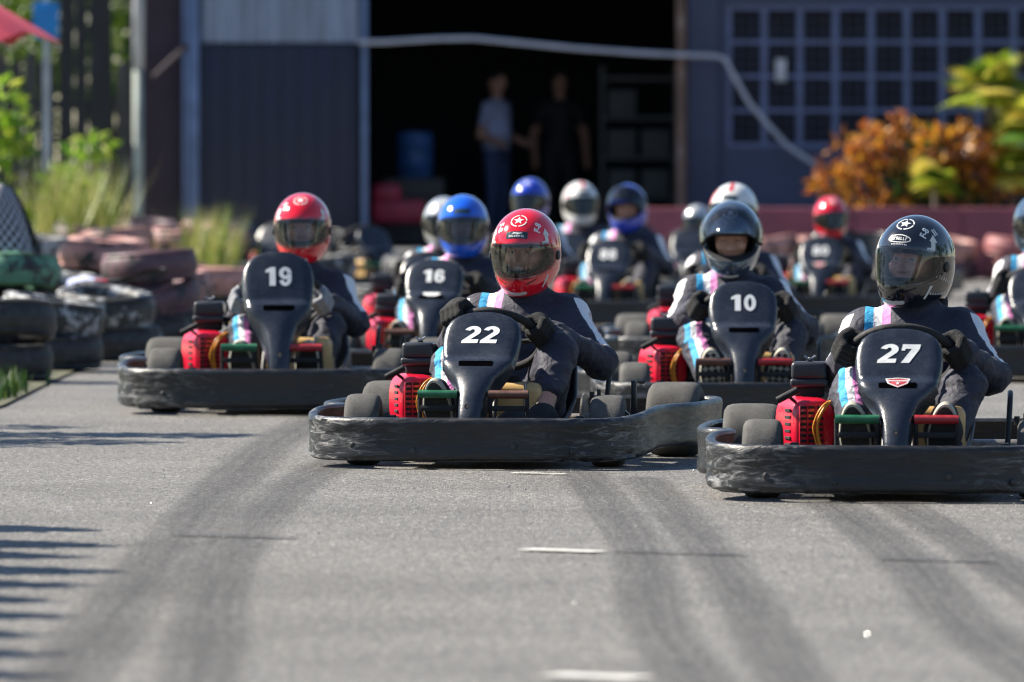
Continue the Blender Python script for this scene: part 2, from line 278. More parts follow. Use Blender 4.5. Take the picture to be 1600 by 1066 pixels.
# ------------------------------------------------------------------ mesh helpers
class MB:
    def __init__(s): s.v = []; s.f = []; s.mi = []
    def add(s, verts, faces, mi=0):
        o = len(s.v); s.v += [tuple(p) for p in verts]; s.f += [tuple(i + o for i in f) for f in faces]; s.mi += [mi] * len(faces); return s
    def xf(s, M):
        s.v = [tuple(M @ Vector(p)) for p in s.v]; return s
    def merge(s, other, M=None, mi=None):
        vs_ = [tuple(M @ Vector(p)) for p in other.v] if M else other.v
        o = len(s.v); s.v += vs_; s.f += [tuple(i + o for i in f) for f in other.f]; s.mi += ([mi] * len(other.f) if mi is not None else other.mi); return s
    def tube(s, pts, r, seg=10, closed=False, mi=0, caps=True):
        pts = [Vector(p) for p in pts]; n = len(pts); rs = r if isinstance(r, (list, tuple)) else [r] * n
        vv = []; up = None
        for i in range(n):
            a = pts[(i - 1) % n] if (closed or i > 0) else pts[i]; b = pts[(i + 1) % n] if (closed or i < n - 1) else pts[i]
            t = (b - a).normalized()
            if up is None: up = Vector((0, 0, 1)) if abs(t.z) < 0.9 else Vector((1, 0, 0))
            u = (up - t * up.dot(t)).normalized(); w = t.cross(u); up = u
            for k in range(seg):
                an = 2 * math.pi * k / seg; vv.append(pts[i] + (u * math.cos(an) + w * math.sin(an)) * rs[i])
        ff = []
        for i in range(n if closed else n - 1):
            j = (i + 1) % n
            for k in range(seg):
                l = (k + 1) % seg; ff.append((i * seg + k, i * seg + l, j * seg + l, j * seg + k))
        if caps and not closed: ff.append(tuple(range(seg))[::-1]); ff.append(tuple((n - 1) * seg + k for k in range(seg)))
        return s.add(vv, ff, mi)
    def lathe(s, prof, seg=32, axis='x', mi=0, M=None):
        """profile of (along, radius); closed ring when last equals first"""
        vv = []; n = len(prof)
        for k in range(seg):
            a = 2 * math.pi * k / seg; c, q = math.cos(a), math.sin(a)
            for (t, r) in prof:
                p = (t, r * c, r * q) if axis == 'x' else ((r * c, r * q, t) if axis == 'z' else (r * c, t, r * q)); vv.append(Vector(p))
        if M: vv = [M @ p for p in vv]
        ff = []
        for k in range(seg):
            l = (k + 1) % seg
            for i in range(n - 1): ff.append((k * n + i, k * n + i + 1, l * n + i + 1, l * n + i))
        return s.add(vv, ff, mi)
    def box(s, c, d, bev=0.0, M=None, mi=0, seg=2):
        bm = bmesh.new(); bmesh.ops.create_cube(bm, size=1.0)
        for v in bm.verts: v.co = Vector((v.co.x * d[0], v.co.y * d[1], v.co.z * d[2]))
        if bev: bmesh.ops.bevel(bm, geom=bm.edges[:], offset=bev, segments=seg, profile=0.5, affect='EDGES')
        bm.verts.index_update(); bm.verts.ensure_lookup_table()
        T = Matrix.Translation(c) @ (M or Matrix()); vv = [T @ v.co for v in bm.verts]; ff = [tuple(v.index for v in f.verts) for f in bm.faces]; bm.free()
        return s.add(vv, ff, mi)
    def mesh(s, name, mats, smooth=40):
        me = bpy.data.meshes.new(name); me.from_pydata(s.v, [], s.f)
        for m in (mats if isinstance(mats, (list, tuple)) else [mats]): me.materials.append(MATS[m])
        me.polygons.foreach_set('material_index', s.mi)
        finish(me, smooth); return me
def finish(me, smooth=40):
    me.update()
    bm = bmesh.new(); bm.from_mesh(me); bmesh.ops.recalc_face_normals(bm, faces=bm.faces[:]); bm.to_mesh(me); bm.free()
    if smooth:
        me.polygons.foreach_set('use_smooth', [True] * len(me.polygons))
        if smooth < 180: me.set_sharp_from_angle(angle=R(smooth))
def np_mesh(name, V, Q, mats, mi=None, attrs=None, smooth=True):
    me = bpy.data.meshes.new(name)
    me.from_pydata(V.tolist(), [], Q.tolist() if isinstance(Q, np.ndarray) else Q)
    for m in (mats if isinstance(mats, (list, tuple)) else [mats]): me.materials.append(MATS[m])
    if mi is not None: me.polygons.foreach_set('material_index', np.asarray(mi, dtype=np.int32))
    if smooth: me.polygons.foreach_set('use_smooth', [True] * len(me.polygons))
    for k, a in (attrs or {}).items():
        if a.ndim == 1: me.attributes.new(k, 'FLOAT', 'POINT').data.foreach_set('value', a.astype(np.float32))
        else: me.attributes.new(k, 'FLOAT_VECTOR', 'POINT').data.foreach_set('vector', a.astype(np.float32).ravel())
    me.update(); return me

def obj(name, me, parent=None, loc=None, rot=None, M=None, **props):
    o = bpy.data.objects.new(name, me); col.objects.link(o); o.parent = parent
    if M is not None: o.matrix_local = M
    if loc is not None: o.location = loc
    if rot is not None: o.rotation_euler = rot
    for k, v in props.items(): o[k] = v
    return o
def thing(name, label, cat, loc=(0, 0, 0), rz=0.0, group=None, me=None, rot=None, scale=None):
    o = obj(name, me, None, loc, rot or (0, 0, rz)); o['label'] = label; o['category'] = cat
    if group: o['group'] = group
    if scale: o.scale = scale
    return o

# -------- signed distance modelling (bodies, gloves, shoes, helmets)
def grid(lo, hi, h):
    ax = [np.arange(l, u + h, h, dtype=np.float32) for l, u in zip(lo, hi)]
    return np.meshgrid(*ax, indexing='ij')
def sd_cone(P, a, b, ra, rb):
    a = np.asarray(a, np.float32); b = np.asarray(b, np.float32); d = b - a; L2 = float(d @ d) + 1e-9
    px, py, pz = P[0] - a[0], P[1] - a[1], P[2] - a[2]
    t = np.clip((px * d[0] + py * d[1] + pz * d[2]) / L2, 0, 1)
    return np.sqrt((px - d[0] * t) ** 2 + (py - d[1] * t) ** 2 + (pz - d[2] * t) ** 2) - (ra + (rb - ra) * t)
def sd_ell(P, c, r):
    x, y, z = P[0] - c[0], P[1] - c[1], P[2] - c[2]
    k0 = np.sqrt((x / r[0]) ** 2 + (y / r[1]) ** 2 + (z / r[2]) ** 2); k1 = np.sqrt((x / r[0] ** 2) ** 2 + (y / r[1] ** 2) ** 2 + (z / r[2] ** 2) ** 2)
    return k0 * (k0 - 1) / np.maximum(k1, 1e-6)
def smin(a, b, k):
    h = np.maximum(k - np.abs(a - b), 0) / k
    return np.minimum(a, b) - h * h * k * 0.25
def smax(a, b, k): return -smin(-a, -b, k)
def nets(F, lo, h):
    F = F.astype(np.float32); n = F.shape
    acc = np.zeros((n[0] - 1, n[1] - 1, n[2] - 1, 3), np.float32); cnt = np.zeros((n[0] - 1, n[1] - 1, n[2] - 1), np.float32)
    def sl(o): return F[o[0]:n[0] - 1 + o[0], o[1]:n[1] - 1 + o[1], o[2]:n[2] - 1 + o[2]]
    for ax in range(3):
        o1, o2 = [i for i in range(3) if i != ax]
        for p in (0, 1):
            for q in (0, 1):
                c0 = [0, 0, 0]; c0[o1] = p; c0[o2] = q; c1 = list(c0); c1[ax] = 1
                f0, f1 = sl(c0), sl(c1); m = (f0 < 0) != (f1 < 0)
                t = np.where(m, f0 / np.where(m, f0 - f1, 1), 0)
                acc[..., ax] += t; acc[..., o1] += m * p; acc[..., o2] += m * q; cnt += m
    act = cnt > 0; idx = -np.ones(act.shape, np.int64); idx[act] = np.arange(act.sum())
    V = (np.argwhere(act) + acc[act] / cnt[act][:, None]) * h + np.asarray(lo)
    S = F < 0; Q = []
    for ax in range(3):
        o1, o2 = [(1, 2), (2, 0), (0, 1)][ax]
        a = [slice(None)] * 3; b = [slice(None)] * 3; a[ax] = slice(0, -1); b[ax] = slice(1, None)
        m = S[tuple(a)] != S[tuple(b)]; I = np.argwhere(m)
        I = I[(I[:, o1] > 0) & (I[:, o2] > 0) & (I[:, o1] < n[o1] - 1) & (I[:, o2] < n[o2] - 1)]
        e1 = np.zeros(3, int); e1[o1] = 1; e2 = np.zeros(3, int); e2[o2] = 1
        g = lambda J: idx[J[:, 0], J[:, 1], J[:, 2]]
        q = np.stack([g(I - e1 - e2), g(I - e2), g(I), g(I - e1)], 1)
        inside = S[I[:, 0], I[:, 1], I[:, 2]]
        q[~inside] = q[~inside][:, ::-1]; Q.append(q)
    return V, np.concatenate(Q)
def vnormals(V, Q):
    n = np.cross(V[Q[:, 2]] - V[Q[:, 0]], V[Q[:, 3]] - V[Q[:, 1]]); out = np.zeros_like(V)
    for i in range(4): np.add.at(out, Q[:, i], n)
    return out / np.maximum(np.linalg.norm(out, axis=1), 1e-9)[:, None]
def seg_t(V, a, b):
    a = np.asarray(a, float); b = np.asarray(b, float); d = b - a; t = np.clip((V - a) @ d / (d @ d), 0, 1); off = V - a - t[:, None] * d
    return t, off, np.linalg.norm(off, axis=1)

# -------- flat lettering and decals
def text2d(s, size, bold=0.0, shear=0.0, sx=1.0, sub=0):
    cu = bpy.data.curves.new('lettering', 'FONT'); cu.body = s; cu.size = size; cu.align_x = 'CENTER'; cu.align_y = 'CENTER'; cu.offset = bold; cu.shear = shear; cu.resolution_u = 6
    o = bpy.data.objects.new('lettering', cu); col.objects.link(o)
    dg = bpy.context.evaluated_depsgraph_get(); me = bpy.data.meshes.new_from_object(o.evaluated_get(dg))
    bpy.data.objects.remove(o); bpy.data.curves.remove(cu)
    bm = bmesh.new(); bm.from_mesh(me); bpy.data.meshes.remove(me)
    bmesh.ops.triangulate(bm, faces=bm.faces[:])
    if sub: bmesh.ops.subdivide_edges(bm, edges=[e for e in bm.edges if e.calc_length() > size * 0.12], cuts=sub, use_grid_fill=True); bmesh.ops.triangulate(bm, faces=bm.faces[:])
    bm.verts.index_update(); bm.verts.ensure_lookup_table()
    V = [(v.co.x * sx, v.co.y) for v in bm.verts]; F = [tuple(v.index for v in f.verts) for f in bm.faces]; bm.free()
    return V, F
def poly2d(pts, cuts=3):
    bm = bmesh.new(); vs_ = [bm.verts.new((x, y, 0)) for x, y in pts]; bm.faces.new(vs_); bmesh.ops.triangulate(bm, faces=bm.faces[:])
    if cuts: bmesh.ops.subdivide_edges(bm, edges=bm.edges[:], cuts=cuts, use_grid_fill=True); bmesh.ops.triangulate(bm, faces=bm.faces[:])
    bm.verts.index_update(); bm.verts.ensure_lookup_table(); V = [(v.co.x, v.co.y) for v in bm.verts]; F = [tuple(v.index for v in f.verts) for f in bm.faces]; bm.free(); return V, F
def join2d(items):
    V = []; F = []
    for v, f in items: o = len(V); V += v; F += [tuple(i + o for i in t) for t in f]
    return V, F
def place2d(vf, dx=0, dy=0, rot=0, s=1):
    c, q = math.cos(rot), math.sin(rot)
    return [((x * c - y * q) * s + dx, (x * q + y * c) * s + dy) for x, y in vf[0]], vf[1]
def star2d(r):
    return poly2d([((r if i % 2 == 0 else r * 0.42) * math.sin(i * math.pi / 5), (r if i % 2 == 0 else r * 0.42) * math.cos(i * math.pi / 5)) for i in range(10)], 2)
def ring2d(r0, r1, gaps=4, seg=40, gap=0.10):
    V = []; F = []
    for g in range(gaps):
        a0 = g * 2 * math.pi / gaps + gap; a1 = (g + 1) * 2 * math.pi / gaps - gap; n = seg // gaps
        for i in range(n):
            p, q = a0 + (a1 - a0) * i / n, a0 + (a1 - a0) * (i + 1) / n; o = len(V)
            V += [(r0 * math.cos(p), r0 * math.sin(p)), (r1 * math.cos(p), r1 * math.sin(p)), (r1 * math.cos(q), r1 * math.sin(q)), (r0 * math.cos(q), r0 * math.sin(q))]; F.append((o, o + 1, o + 2, o + 3))
    return V, F
def project(vf, bvh, origin, ux, uy, d, off=0.0015, mi=0):
    """lay a flat drawing onto a surface, along direction d"""
    origin, ux, uy, d = Vector(origin), Vector(ux).normalized(), Vector(uy).normalized(), Vector(d).normalized()
    P = []; ok = []
    for x, y in vf[0]:
        p = origin + ux * x + uy * y; hit = bvh.ray_cast(p, d)
        if hit[0] is None: P.append(p); ok.append(False)
        else: n = hit[1]; n = n if n.dot(d) < 0 else -n; P.append(hit[0] + n * off); ok.append(True)
    return MB().add(P, [f for f in vf[1] if all(ok[i] for i in f)], mi)
def scribble(w, h, n, rnd):
    items = []
    for i in range(n):
        x = -w / 2 + w * (i + 0.5) / n; a = w / n * 0.34
        kind = rnd.choice([0, 1, 2])
        items.append(([(x - a, -h / 2), (x - a * 0.3, -h / 2), (x - a * 0.3, h / 2), (x - a, h / 2)], [(0, 1, 2, 3)]))
        y = rnd.choice([-h / 2, 0, h / 2 - h * 0.22]); items.append(([(x - a, y), (x + a, y), (x + a, y + h * 0.22), (x - a, y + h * 0.22)], [(0, 1, 2, 3)]))
        if kind: items.append(([(x + a * 0.3, -h / 2), (x + a, -h / 2), (x + a, h / (2 if kind == 1 else 8)), (x + a * 0.3, h / (2 if kind == 1 else 8))], [(0, 1, 2, 3)]))
    return join2d(items)

# ================================================================== THE SETTING
def sheet(name, x0, x1, y0, y1, z, m, nx=1, ny=1, **props):
    V = [(x0 + (x1 - x0) * i / nx, y0 + (y1 - y0) * j / ny, z) for j in range(ny + 1) for i in range(nx + 1)]
    F = [(j * (nx + 1) + i, j * (nx + 1) + i + 1, (j + 1) * (nx + 1) + i + 1, (j + 1) * (nx + 1) + i) for j in range(ny) for i in range(nx)]
    return obj(name, MB().add(V, F).mesh(name, m, 0), **props)
track = sheet('track', -400, 400, -300, 900, 0.0, 'asphalt', kind='structure')

# verge of weedy earth left of the tyre barrier
vp = [(-60, 20), (-3.2, 20), (-2.55, 33), (-2.36, 37), (-2.36, 41), (-2.30, 47), (-2.6, 60), (-3.0, 70), (-3.0, 77), (-60, 77)]
obj('verge', MB().add([(x, y, 0.012) for x, y in vp], [tuple(range(len(vp)))]).mesh('verge', 'verge', 0), kind='structure')
obj('yard_apron', MB().box((2.0, 86.0, 0.12), (40, 20, 0.24), 0.02).mesh('yard_apron', 'concrete'), kind='structure')

# rubber laid down by the karts, painted dashes and the joint across the track
def px(x, y, z=0.0):
    d = (CAM_Z - z) * 12444.0 / (y - 236.0); return (x - 800) * d / 12444.0, d
def mark(pts, w, name='tyre_mark'):
    P = [Vector((*px(*p), 0)) for p in pts]
    # resample with Catmull-Rom
    Q = []
    for i in range(len(P) - 1):
        p0, p1, p2, p3 = P[max(0, i - 1)], P[i], P[i + 1], P[min(len(P) - 1, i + 2)]
        for k in range(8):
            t = k / 8; Q.append(0.5 * ((2 * p1) + (p2 - p0) * t + (2 * p0 - 5 * p1 + 4 * p2 - p3) * t * t + (3 * p1 - p0 - 3 * p2 + p3) * t ** 3))
    Q.append(P[-1]); V = []; A = []; F = []; LN = []; run = 0.0
    for i, q in enumerate(Q):
        t = (Q[min(i + 1, len(Q) - 1)] - Q[max(i - 1, 0)]).normalized(); n = Vector((-t.y, t.x, 0))
        run += (q - Q[max(i - 1, 0)]).length
        for s in (-1, -0.5, 0, 0.5, 1):
            LN.append((s * 3.2 + pts[0][0] * .37, run * .22, 0)); V.append((q.x + n.x * s * w / 2, q.y + n.y * s * w / 2, 0.004)); A.append(max(abs(s), 1.0 if i in (0, len(Q) - 1) else 0))
    for i in range(len(Q) - 1):
        for k in range(4): F.append((i * 5 + k, i * 5 + k + 1, i * 5 + k + 6, i * 5 + k + 5))
    me = np_mesh(name, np.array(V), F, 'rubber_mark', attrs={'across': np.array(A), 'lane': np.array(LN)}, smooth=False)
    return obj(name, me, track)
mark([(60, 1120), (130, 1020), (300, 815), (410, 705), (520, 640)], 0.30)
mark([(290, 1140), (315, 1040), (345, 890), (430, 785), (505, 733), (600, 690)], 0.26)
mark([(905, 735), (950, 790), (1003, 869), (1022, 970), (1085, 1065), (1120, 1130)], 0.24)
mark([(1000, 745), (1040, 784), (1127, 886), (1190, 981), (1240, 1065), (1300, 1140)], 0.23)
mark([(1240, 750), (1302, 790), (1420, 880), (1500, 970), (1600, 1040), (1700, 1110)], 0.26)
mark([(1370, 770), (1425, 800), (1527, 863), (1640, 940), (1760, 1020)], 0.24)
def strip(a, b, w, m, name, z=0.006):
    (x0, y0), (x1, y1) = px(*a), px(*b); d = Vector((x1 - x0, y1 - y0, 0)).normalized(); n = Vector((-d.y, d.x, 0)) * w / 2
    K = max(2, int(abs(x1 - x0) / 0.03)); V = []; F = []
    for i in range(K + 1):
        t = i / K; j = 0.12 * w * noise.noise(Vector((x0 * 9 + i * 0.9, y0, 0))); j2 = 0.12 * w * noise.noise(Vector((x0 * 9 + i * 0.9, y0, 5)))
        c = Vector((x0 + (x1 - x0) * t, y0 + (y1 - y0) * t, z)); V += [c - n * (1 + j / w), c + n * (1 + j2 / w)]
    for i in range(K): F.append((2 * i, 2 * i + 2, 2 * i + 3, 2 * i + 1))
    return obj(name, MB().add(V, F).mesh(name, m, 0), track)
for a, b in (((270, 838), (462, 843)), ((965, 864), (1165, 870)), ((1375, 876), (1560, 881))): strip(a, b, 0.05, 'seam_tar', 'track_joint', 0.007)
strip((820, 861), (937, 865), 0.10, 'road_paint', 'painted_dash'); strip((862, 1058), (1004, 1064), 0.12, 'road_paint', 'painted_dash')
strip((800, 741), (884, 743), 0.035, 'road_paint', 'painted_dash')

# ------------------------------------------------------------------ building
BY = 78.0; FZ = 0.25
def part(name, mb, m, parent, smooth=40): return obj(name, mb.mesh(name, m, smooth), parent)
garage = thing('garage_building', 'dark navy garage with wide open doorway and barred window behind the karts', 'building', (0, BY, FZ))
def bx(x0, x1, y0, y1, z0, z1, bev=0.0): return MB().box(((x0 + x1) / 2, (y0 + y1) / 2, (z0 + z1) / 2), (x1 - x0, y1 - y0, z1 - z0), bev)
part('wall', bx(1.78, 11, 0, 0.25, 0, 0.98).merge(bx(1.78, 2.10, 0.002, 0.25, 0.98, 4.2)).merge(bx(2.10, 11, 0.001, 0.25, 2.36, 4.2)), 'navy_wall', garage)
part('pillar', bx(1.72, 2.02, -0.06, -0.002, 0, 4.2, 0.01), 'navy_wall', garage)
part('side_wall', bx(-3.75, -3.10, 0.05, 0.25, 0, 4.2), 'maroon_wall', garage)
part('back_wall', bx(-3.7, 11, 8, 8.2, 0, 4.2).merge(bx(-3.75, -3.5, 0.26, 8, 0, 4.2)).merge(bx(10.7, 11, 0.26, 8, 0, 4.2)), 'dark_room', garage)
part('roof', bx(-4.2, 11.4, -0.5, 8.5, 4.2, 4.4), 'corrugated', garage)
part('lintel', bx(-3.1, 1.78, 0.01, 0.25, 3.1, 4.2), 'navy_door', garage)
part('steel_post', bx(-3.16, -3.06, -0.12, -0.02, 0, 3.3, 0.01).merge(bx(-3.22, -3.17, -0.10, -0.04, 0, 3.3, 0.005)), 'steel_post', garage)
part('door_post', bx(-1.47, -1.41, -0.16, -0.10, 0, 3.3, 0.01), 'steel_post', garage)
part('rusty_post', MB().tube([(1.66, -0.20, -0.24), (1.655, -0.20, 1.0), (1.65, -0.2, 2.2), (1.64, -0.2, 3.3)], 0.05, 12), 'rusty_post', garage)
sd = part('sliding_door', bx(-3.05, -1.5, -0.09, -0.03, 0.02, 1.98, 0.01), 'navy_door', garage)
for i in range(9): obj('door_rib', bx(-3.0 + i * 0.18, -2.975 + i * 0.18, -0.105, -0.092, 0.05, 1.95).mesh('door_rib', 'navy_door'), sd)
cg = MB(); vv = []; ff = []
for i in range(121):
    x = -3.05 + i * 1.57 / 120; y = -0.09 + 0.02 * math.cos(i * 0.62); vv += [(x, y, 2.0), (x, y, 3.3)]
for i in range(120): ff.append((2 * i, 2 * i + 2, 2 * i + 3, 2 * i + 1))
part('corrugated_sheet', cg.add(vv, ff), 'corrugated', garage)
part('brace', MB().tube([(-3.50, -0.1, 1.66), (-3.16, -0.1, 1.98)], 0.03, 8), 'maroon_wall', garage)
# barred window: a pane behind real bars
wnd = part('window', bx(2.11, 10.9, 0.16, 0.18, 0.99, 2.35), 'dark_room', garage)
for i in range(26):
    x = 2.12 + i * 0.349; obj('window_bar', bx(x - 0.034, x + 0.034, 0.02, 0.07, 0.985, 2.355).mesh('window_bar', 'grille_blue'), wnd)
for j in range(5):
    z = 1.0 + j * 0.335; obj('window_rail', bx(2.11, 10.9, 0.011, 0.018, z - 0.022, z + 0.022).mesh('window_rail', 'grille_blue'), wnd)
thin = MB()
for i in range(25):
    for k in (1, 2): x = 2.12 + (i + k / 3) * 0.349; thin.box((x, 0.10, 1.67), (0.012, 0.012, 1.36))
for j in range(4):
    for k in (1, 2): z = 1.0 + (j + k / 3) * 0.335; thin.box((6.5, 0.115, z), (8.7, 0.012, 0.012))
o = part('fine_grille', thin, 'navy_wall', garage); o['kind'] = 'stuff'
part('paper_note', bx(2.58, 2.68, 0.0, 0.006, 1.62, 1.84), 'white_post', garage)

# hose hung across the doorway
def gx(x): return (x - 800) * (BY - 0.3) / 12444.0
def gz(y): return CAM_Z + (236 - y) * (BY - 0.3) / 12444.0
hp = [(560, 66), (600, 66), (680, 61), (740, 60), (800, 66), (900, 76), (1000, 83), (1060, 86), (1120, 88), (1133, 93), (1150, 125), (1170, 160), (1200, 195), (1230, 228), (1270, 255), (1290, 262)]
hose = thing('hose', 'pale hose strung across the doorway and sagging down toward the orange shrub', 'hose', (0, BY - 0.29, 0))
hose.data if hose.data else None
obj('hose_run', MB().tube([(gx(a), 0, gz(b)) for a, b in hp], 0.024, 10).mesh('hose_run', 'hose_white', 180), hose)

# dim things inside the doorway
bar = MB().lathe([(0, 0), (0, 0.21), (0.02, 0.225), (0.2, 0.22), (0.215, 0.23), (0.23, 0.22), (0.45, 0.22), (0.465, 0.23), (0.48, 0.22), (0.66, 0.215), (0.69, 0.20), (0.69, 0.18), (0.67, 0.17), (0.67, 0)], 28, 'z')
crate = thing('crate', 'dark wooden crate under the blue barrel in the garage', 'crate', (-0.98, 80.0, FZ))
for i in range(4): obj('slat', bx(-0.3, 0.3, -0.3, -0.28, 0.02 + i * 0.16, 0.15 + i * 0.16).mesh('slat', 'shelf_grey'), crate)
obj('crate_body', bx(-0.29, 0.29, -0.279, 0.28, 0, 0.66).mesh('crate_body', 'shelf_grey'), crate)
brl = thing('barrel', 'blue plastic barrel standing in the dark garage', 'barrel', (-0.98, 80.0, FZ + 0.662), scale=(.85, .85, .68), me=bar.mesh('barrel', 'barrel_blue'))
shelf = thing('shelving', 'dim grey shelving at the right of the garage doorway', 'shelves', (1.28, 80.5, FZ))
for i in range(5): obj('shelf', bx(-0.35, 0.35, -0.2, 0.2, 0.05 + i * 0.4, 0.09 + i * 0.4).mesh('shelf', 'shelf_grey'), shelf)
for sx in (-0.37, 0.37):
    for sy in (-0.2, 0.2): obj('upright', bx(sx - 0.02, sx + 0.02, sy - 0.02, sy + 0.02, 0, 1.8).mesh('upright', 'shelf_grey'), shelf)
for i in range(7):
    obj('stored_box', bx(-0.14, 0.14, -0.15, 0.15, 0, 0.26, 0.01).mesh('stored_box', 'shelf_grey'), shelf, (-0.17 + 0.34 * (i % 2), 0, 0.092 + 0.4 * (i // 2)))
rc = thing('garage_cart', 'dark red wheeled cart just inside the garage doorway', 'cart', (-1.12, 78.9, FZ))
obj('cart_body', MB().box((0, 0, 0.34), (0.55, 0.5, 0.24), 0.06).box((-0.12, 0.02, 0.52), (0.3, 0.4, 0.2), 0.07).mesh('cart_body', 'cart_red'), rc)
for sx in (-0.24, 0.24):
    for sy in (-0.2, 0.2): obj('wheel', MB().lathe([(-0.03, 0.03), (-0.03, 0.1), (0.03, 0.1), (0.03, 0.03)], 20, 'x', M=Matrix.Translation((sx, sy, 0.1))).mesh('wheel', 'black_matt'), rc)

# pole, fence of old boards, taller timber screen
pole = thing('pole', 'thin pole white above and greenish below, beside the garage corner', 'pole', (-3.62, 77.2, 0.0))
obj('upper_pole', MB().tube([(0, 0, 1.98), (0.01, 0, 3.6)], 0.055, 12).mesh('upper_pole', 'white_post', 180), pole)
obj('lower_pole', MB().tube([(-0.01, 0, 0), (0, 0, 1.0), (0, 0, 1.975)], 0.05, 12).mesh('lower_pole', 'green_post', 180), pole)
fence = thing('board_fence', 'weathered grey board fence behind the weeds at left', 'fence', (0, 77.5, 0))
x = -3.72; i = 0
while x > -14:
    w = random.uniform(0.11, 0.17); tall = -4.35 < x < -3.8; h = 3.4 if tall else random.uniform(1.95, 2.2)
    me = MB().add([(-w / 2, 0, 0), (w / 2, 0, 0), (w / 2, 0, h), (0, 0, h + (0 if tall else 0.09)), (-w / 2, 0, h), (-w / 2, 0.025, 0), (w / 2, 0.025, 0), (w / 2, 0.025, h), (0, 0.025, h + (0 if tall else 0.09)), (-w / 2, 0.025, h)], [(0, 1, 2, 3, 4), (9, 8, 7, 6, 5), (0, 5, 6, 1), (1, 6, 7, 2), (2, 7, 8, 3), (3, 8, 9, 4), (4, 9, 5, 0)]).mesh('board', 'timber_dark' if tall or random.random() < 0.5 else 'old_wood', 0)
    obj('board', me, fence, (x - w / 2, random.uniform(-0.01, 0.01), 0), (0, random.uniform(-0.012, 0.012), 0)); x -= w + random.uniform(0.008, 0.03); i += 1
for z in (0.5, 1.6): obj('rail', bx(-14, -3.72, 0.04, 0.09, z, z + 0.09).mesh('rail', 'old_wood'), fence)

# low red wall at the right
rw = thing('red_wall', 'low wall painted dull red behind the pink tyres at right', 'wall', (0, 74.2, 0))
for i in range(8): obj('wall_panel', bx(1.2 + i * 1.0, 2.194 + i * 1.0, 0, 0.18, 0, 0.66, 0.012).mesh('wall_panel', 'red_wall'), rw)

# ------------------------------------------------------------------ foliage
ORD = ['first', 'second', 'third', 'fourth', 'fifth', 'sixth', 'seventh', 'eighth', 'ninth', 'tenth', 'eleventh', 'twelfth', 'thirteenth', 'fourteenth', 'fifteenth', 'sixteenth', 'seventeenth', 'eighteenth', 'nineteenth', 'twentieth', 'last']
def leaves(n, clumps, size, rnd, aspect=0.45, droop=0.3):
    """leaf-sized pointed faces in clumps (centre, radius)"""
    V = []; F = []; T = []
    for k in range(n):
        c, r = clumps[rnd.randrange(len(clumps))]; d = Vector((rnd.gauss(0, 1), rnd.gauss(0, 1), rnd.gauss(0, 1))).normalized()
        rad = r * rnd.random() ** 0.4; p = Vector(c) + d * rad
        ax = (d + Vector((rnd.gauss(0, .5), rnd.gauss(0, .5), rnd.gauss(0, .5) - droop))).normalized(); sd_ = ax.cross(Vector((rnd.gauss(0, 1), rnd.gauss(0, 1), rnd.gauss(0, 1)))).normalized()
        L = size * rnd.uniform(0.6, 1.3); w = L * aspect * 0.5; nn = ax.cross(sd_) * L * 0.08
        o = len(V); V += [p, p + ax * L * 0.45 + sd_ * w + nn, p + ax * L, p + ax * L * 0.45 - sd_ * w + nn, p + ax * L * 0.5 - nn * 0.6]
        F += [(o, o + 1, o + 4), (o + 1, o + 2, o + 4), (o + 2, o + 3, o + 4), (o + 3, o, o + 4)]
        T += [max(0, min(1, rnd.gauss(0.5, 0.34)))] * 5
    return np.array([tuple(v) for v in V]), F, np.array(T)
def bush(name, label, cat, loc, clumps, n, size, m, seed, group=None, aspect=0.45, stems=5):
    rnd = random.Random(seed); t = thing(name, label, cat, loc, group=group)
    V, F, T = leaves(n, clumps, size, rnd, aspect); obj('foliage', np_mesh('foliage', V, F, m, attrs={'tone': T}, smooth=False), t)
    mb = MB()
    for k in range(stems):
        c, r = clumps[k % len(clumps)]; mb.tube([(c[0] * 0.2, c[1] * 0.2, 0), (c[0] * 0.5, c[1] * 0.5, c[2] * 0.5), c], [0.02, 0.015, 0.006], 6)
    obj('stem', mb.mesh('stem', 'bark'), t); return t
def rc_clumps(rnd, w, d, h, n, r): return [((rnd.uniform(-w, w), rnd.uniform(-d, d), rnd.uniform(h * 0.3, h)), r * rnd.uniform(0.6, 1.2)) for _ in range(n)]
rr = random.Random(3)
bush('croton_shrub', 'orange and brown leafed shrub in front of the barred window', 'shrub', (3.50, 75.6, -0.16), [((-0.48, 0, 1.05), 0.16), ((.55, 0, 1.2), .16), ((-0.32, 0, 1.28), 0.2), ((-0.1, 0, 1.42), 0.22), ((0.15, 0, 1.45), 0.22), ((0.35, 0, 1.35), 0.2), ((0.05, 0, 1.15), 0.25), ((-0.25, 0, 1.0), 0.22), ((0.35, 0, 1.05), 0.25), ((0.0, 0, 0.8), 0.2)], 700, 0.15, 'leaf_croton', 11)
bush('croton_shrub', 'smaller pinkish orange shrub below the yellow palm', 'shrub', (4.36, 75.2, 0.02), [((-0.35, 0, 1.20), 0.18), ((-.1, 0, 1.22), 0.2), ((0.15, 0, 1.12), 0.2), ((-0.1, 0, 0.95), 0.22), ((.25, 0, .9), .2)], 460, 0.14, 'leaf_croton', 12)
bush('low_shrub', 'dark green low shrub between the orange shrubs', 'shrub', (3.98, 75.4, 0.02), [((-0.15, 0, 0.85), 0.2), ((0.1, 0, 0.8), 0.22), ((0.0, 0, 1.15), 0.16), ((0.3, 0, 0.75), 0.2)], 330, 0.17, 'leaf_dark', 13)
bush('low_shrub', 'dark leafy hedge at the foot of the barred window', 'shrub', (5.3, 76.6, 0.25), [((-2.0 + 0.45 * k, 0, 0.35 + 0.2 * (k % 2)), 0.35) for k in range(9)], 1400, 0.13, 'leaf_dark', 14)
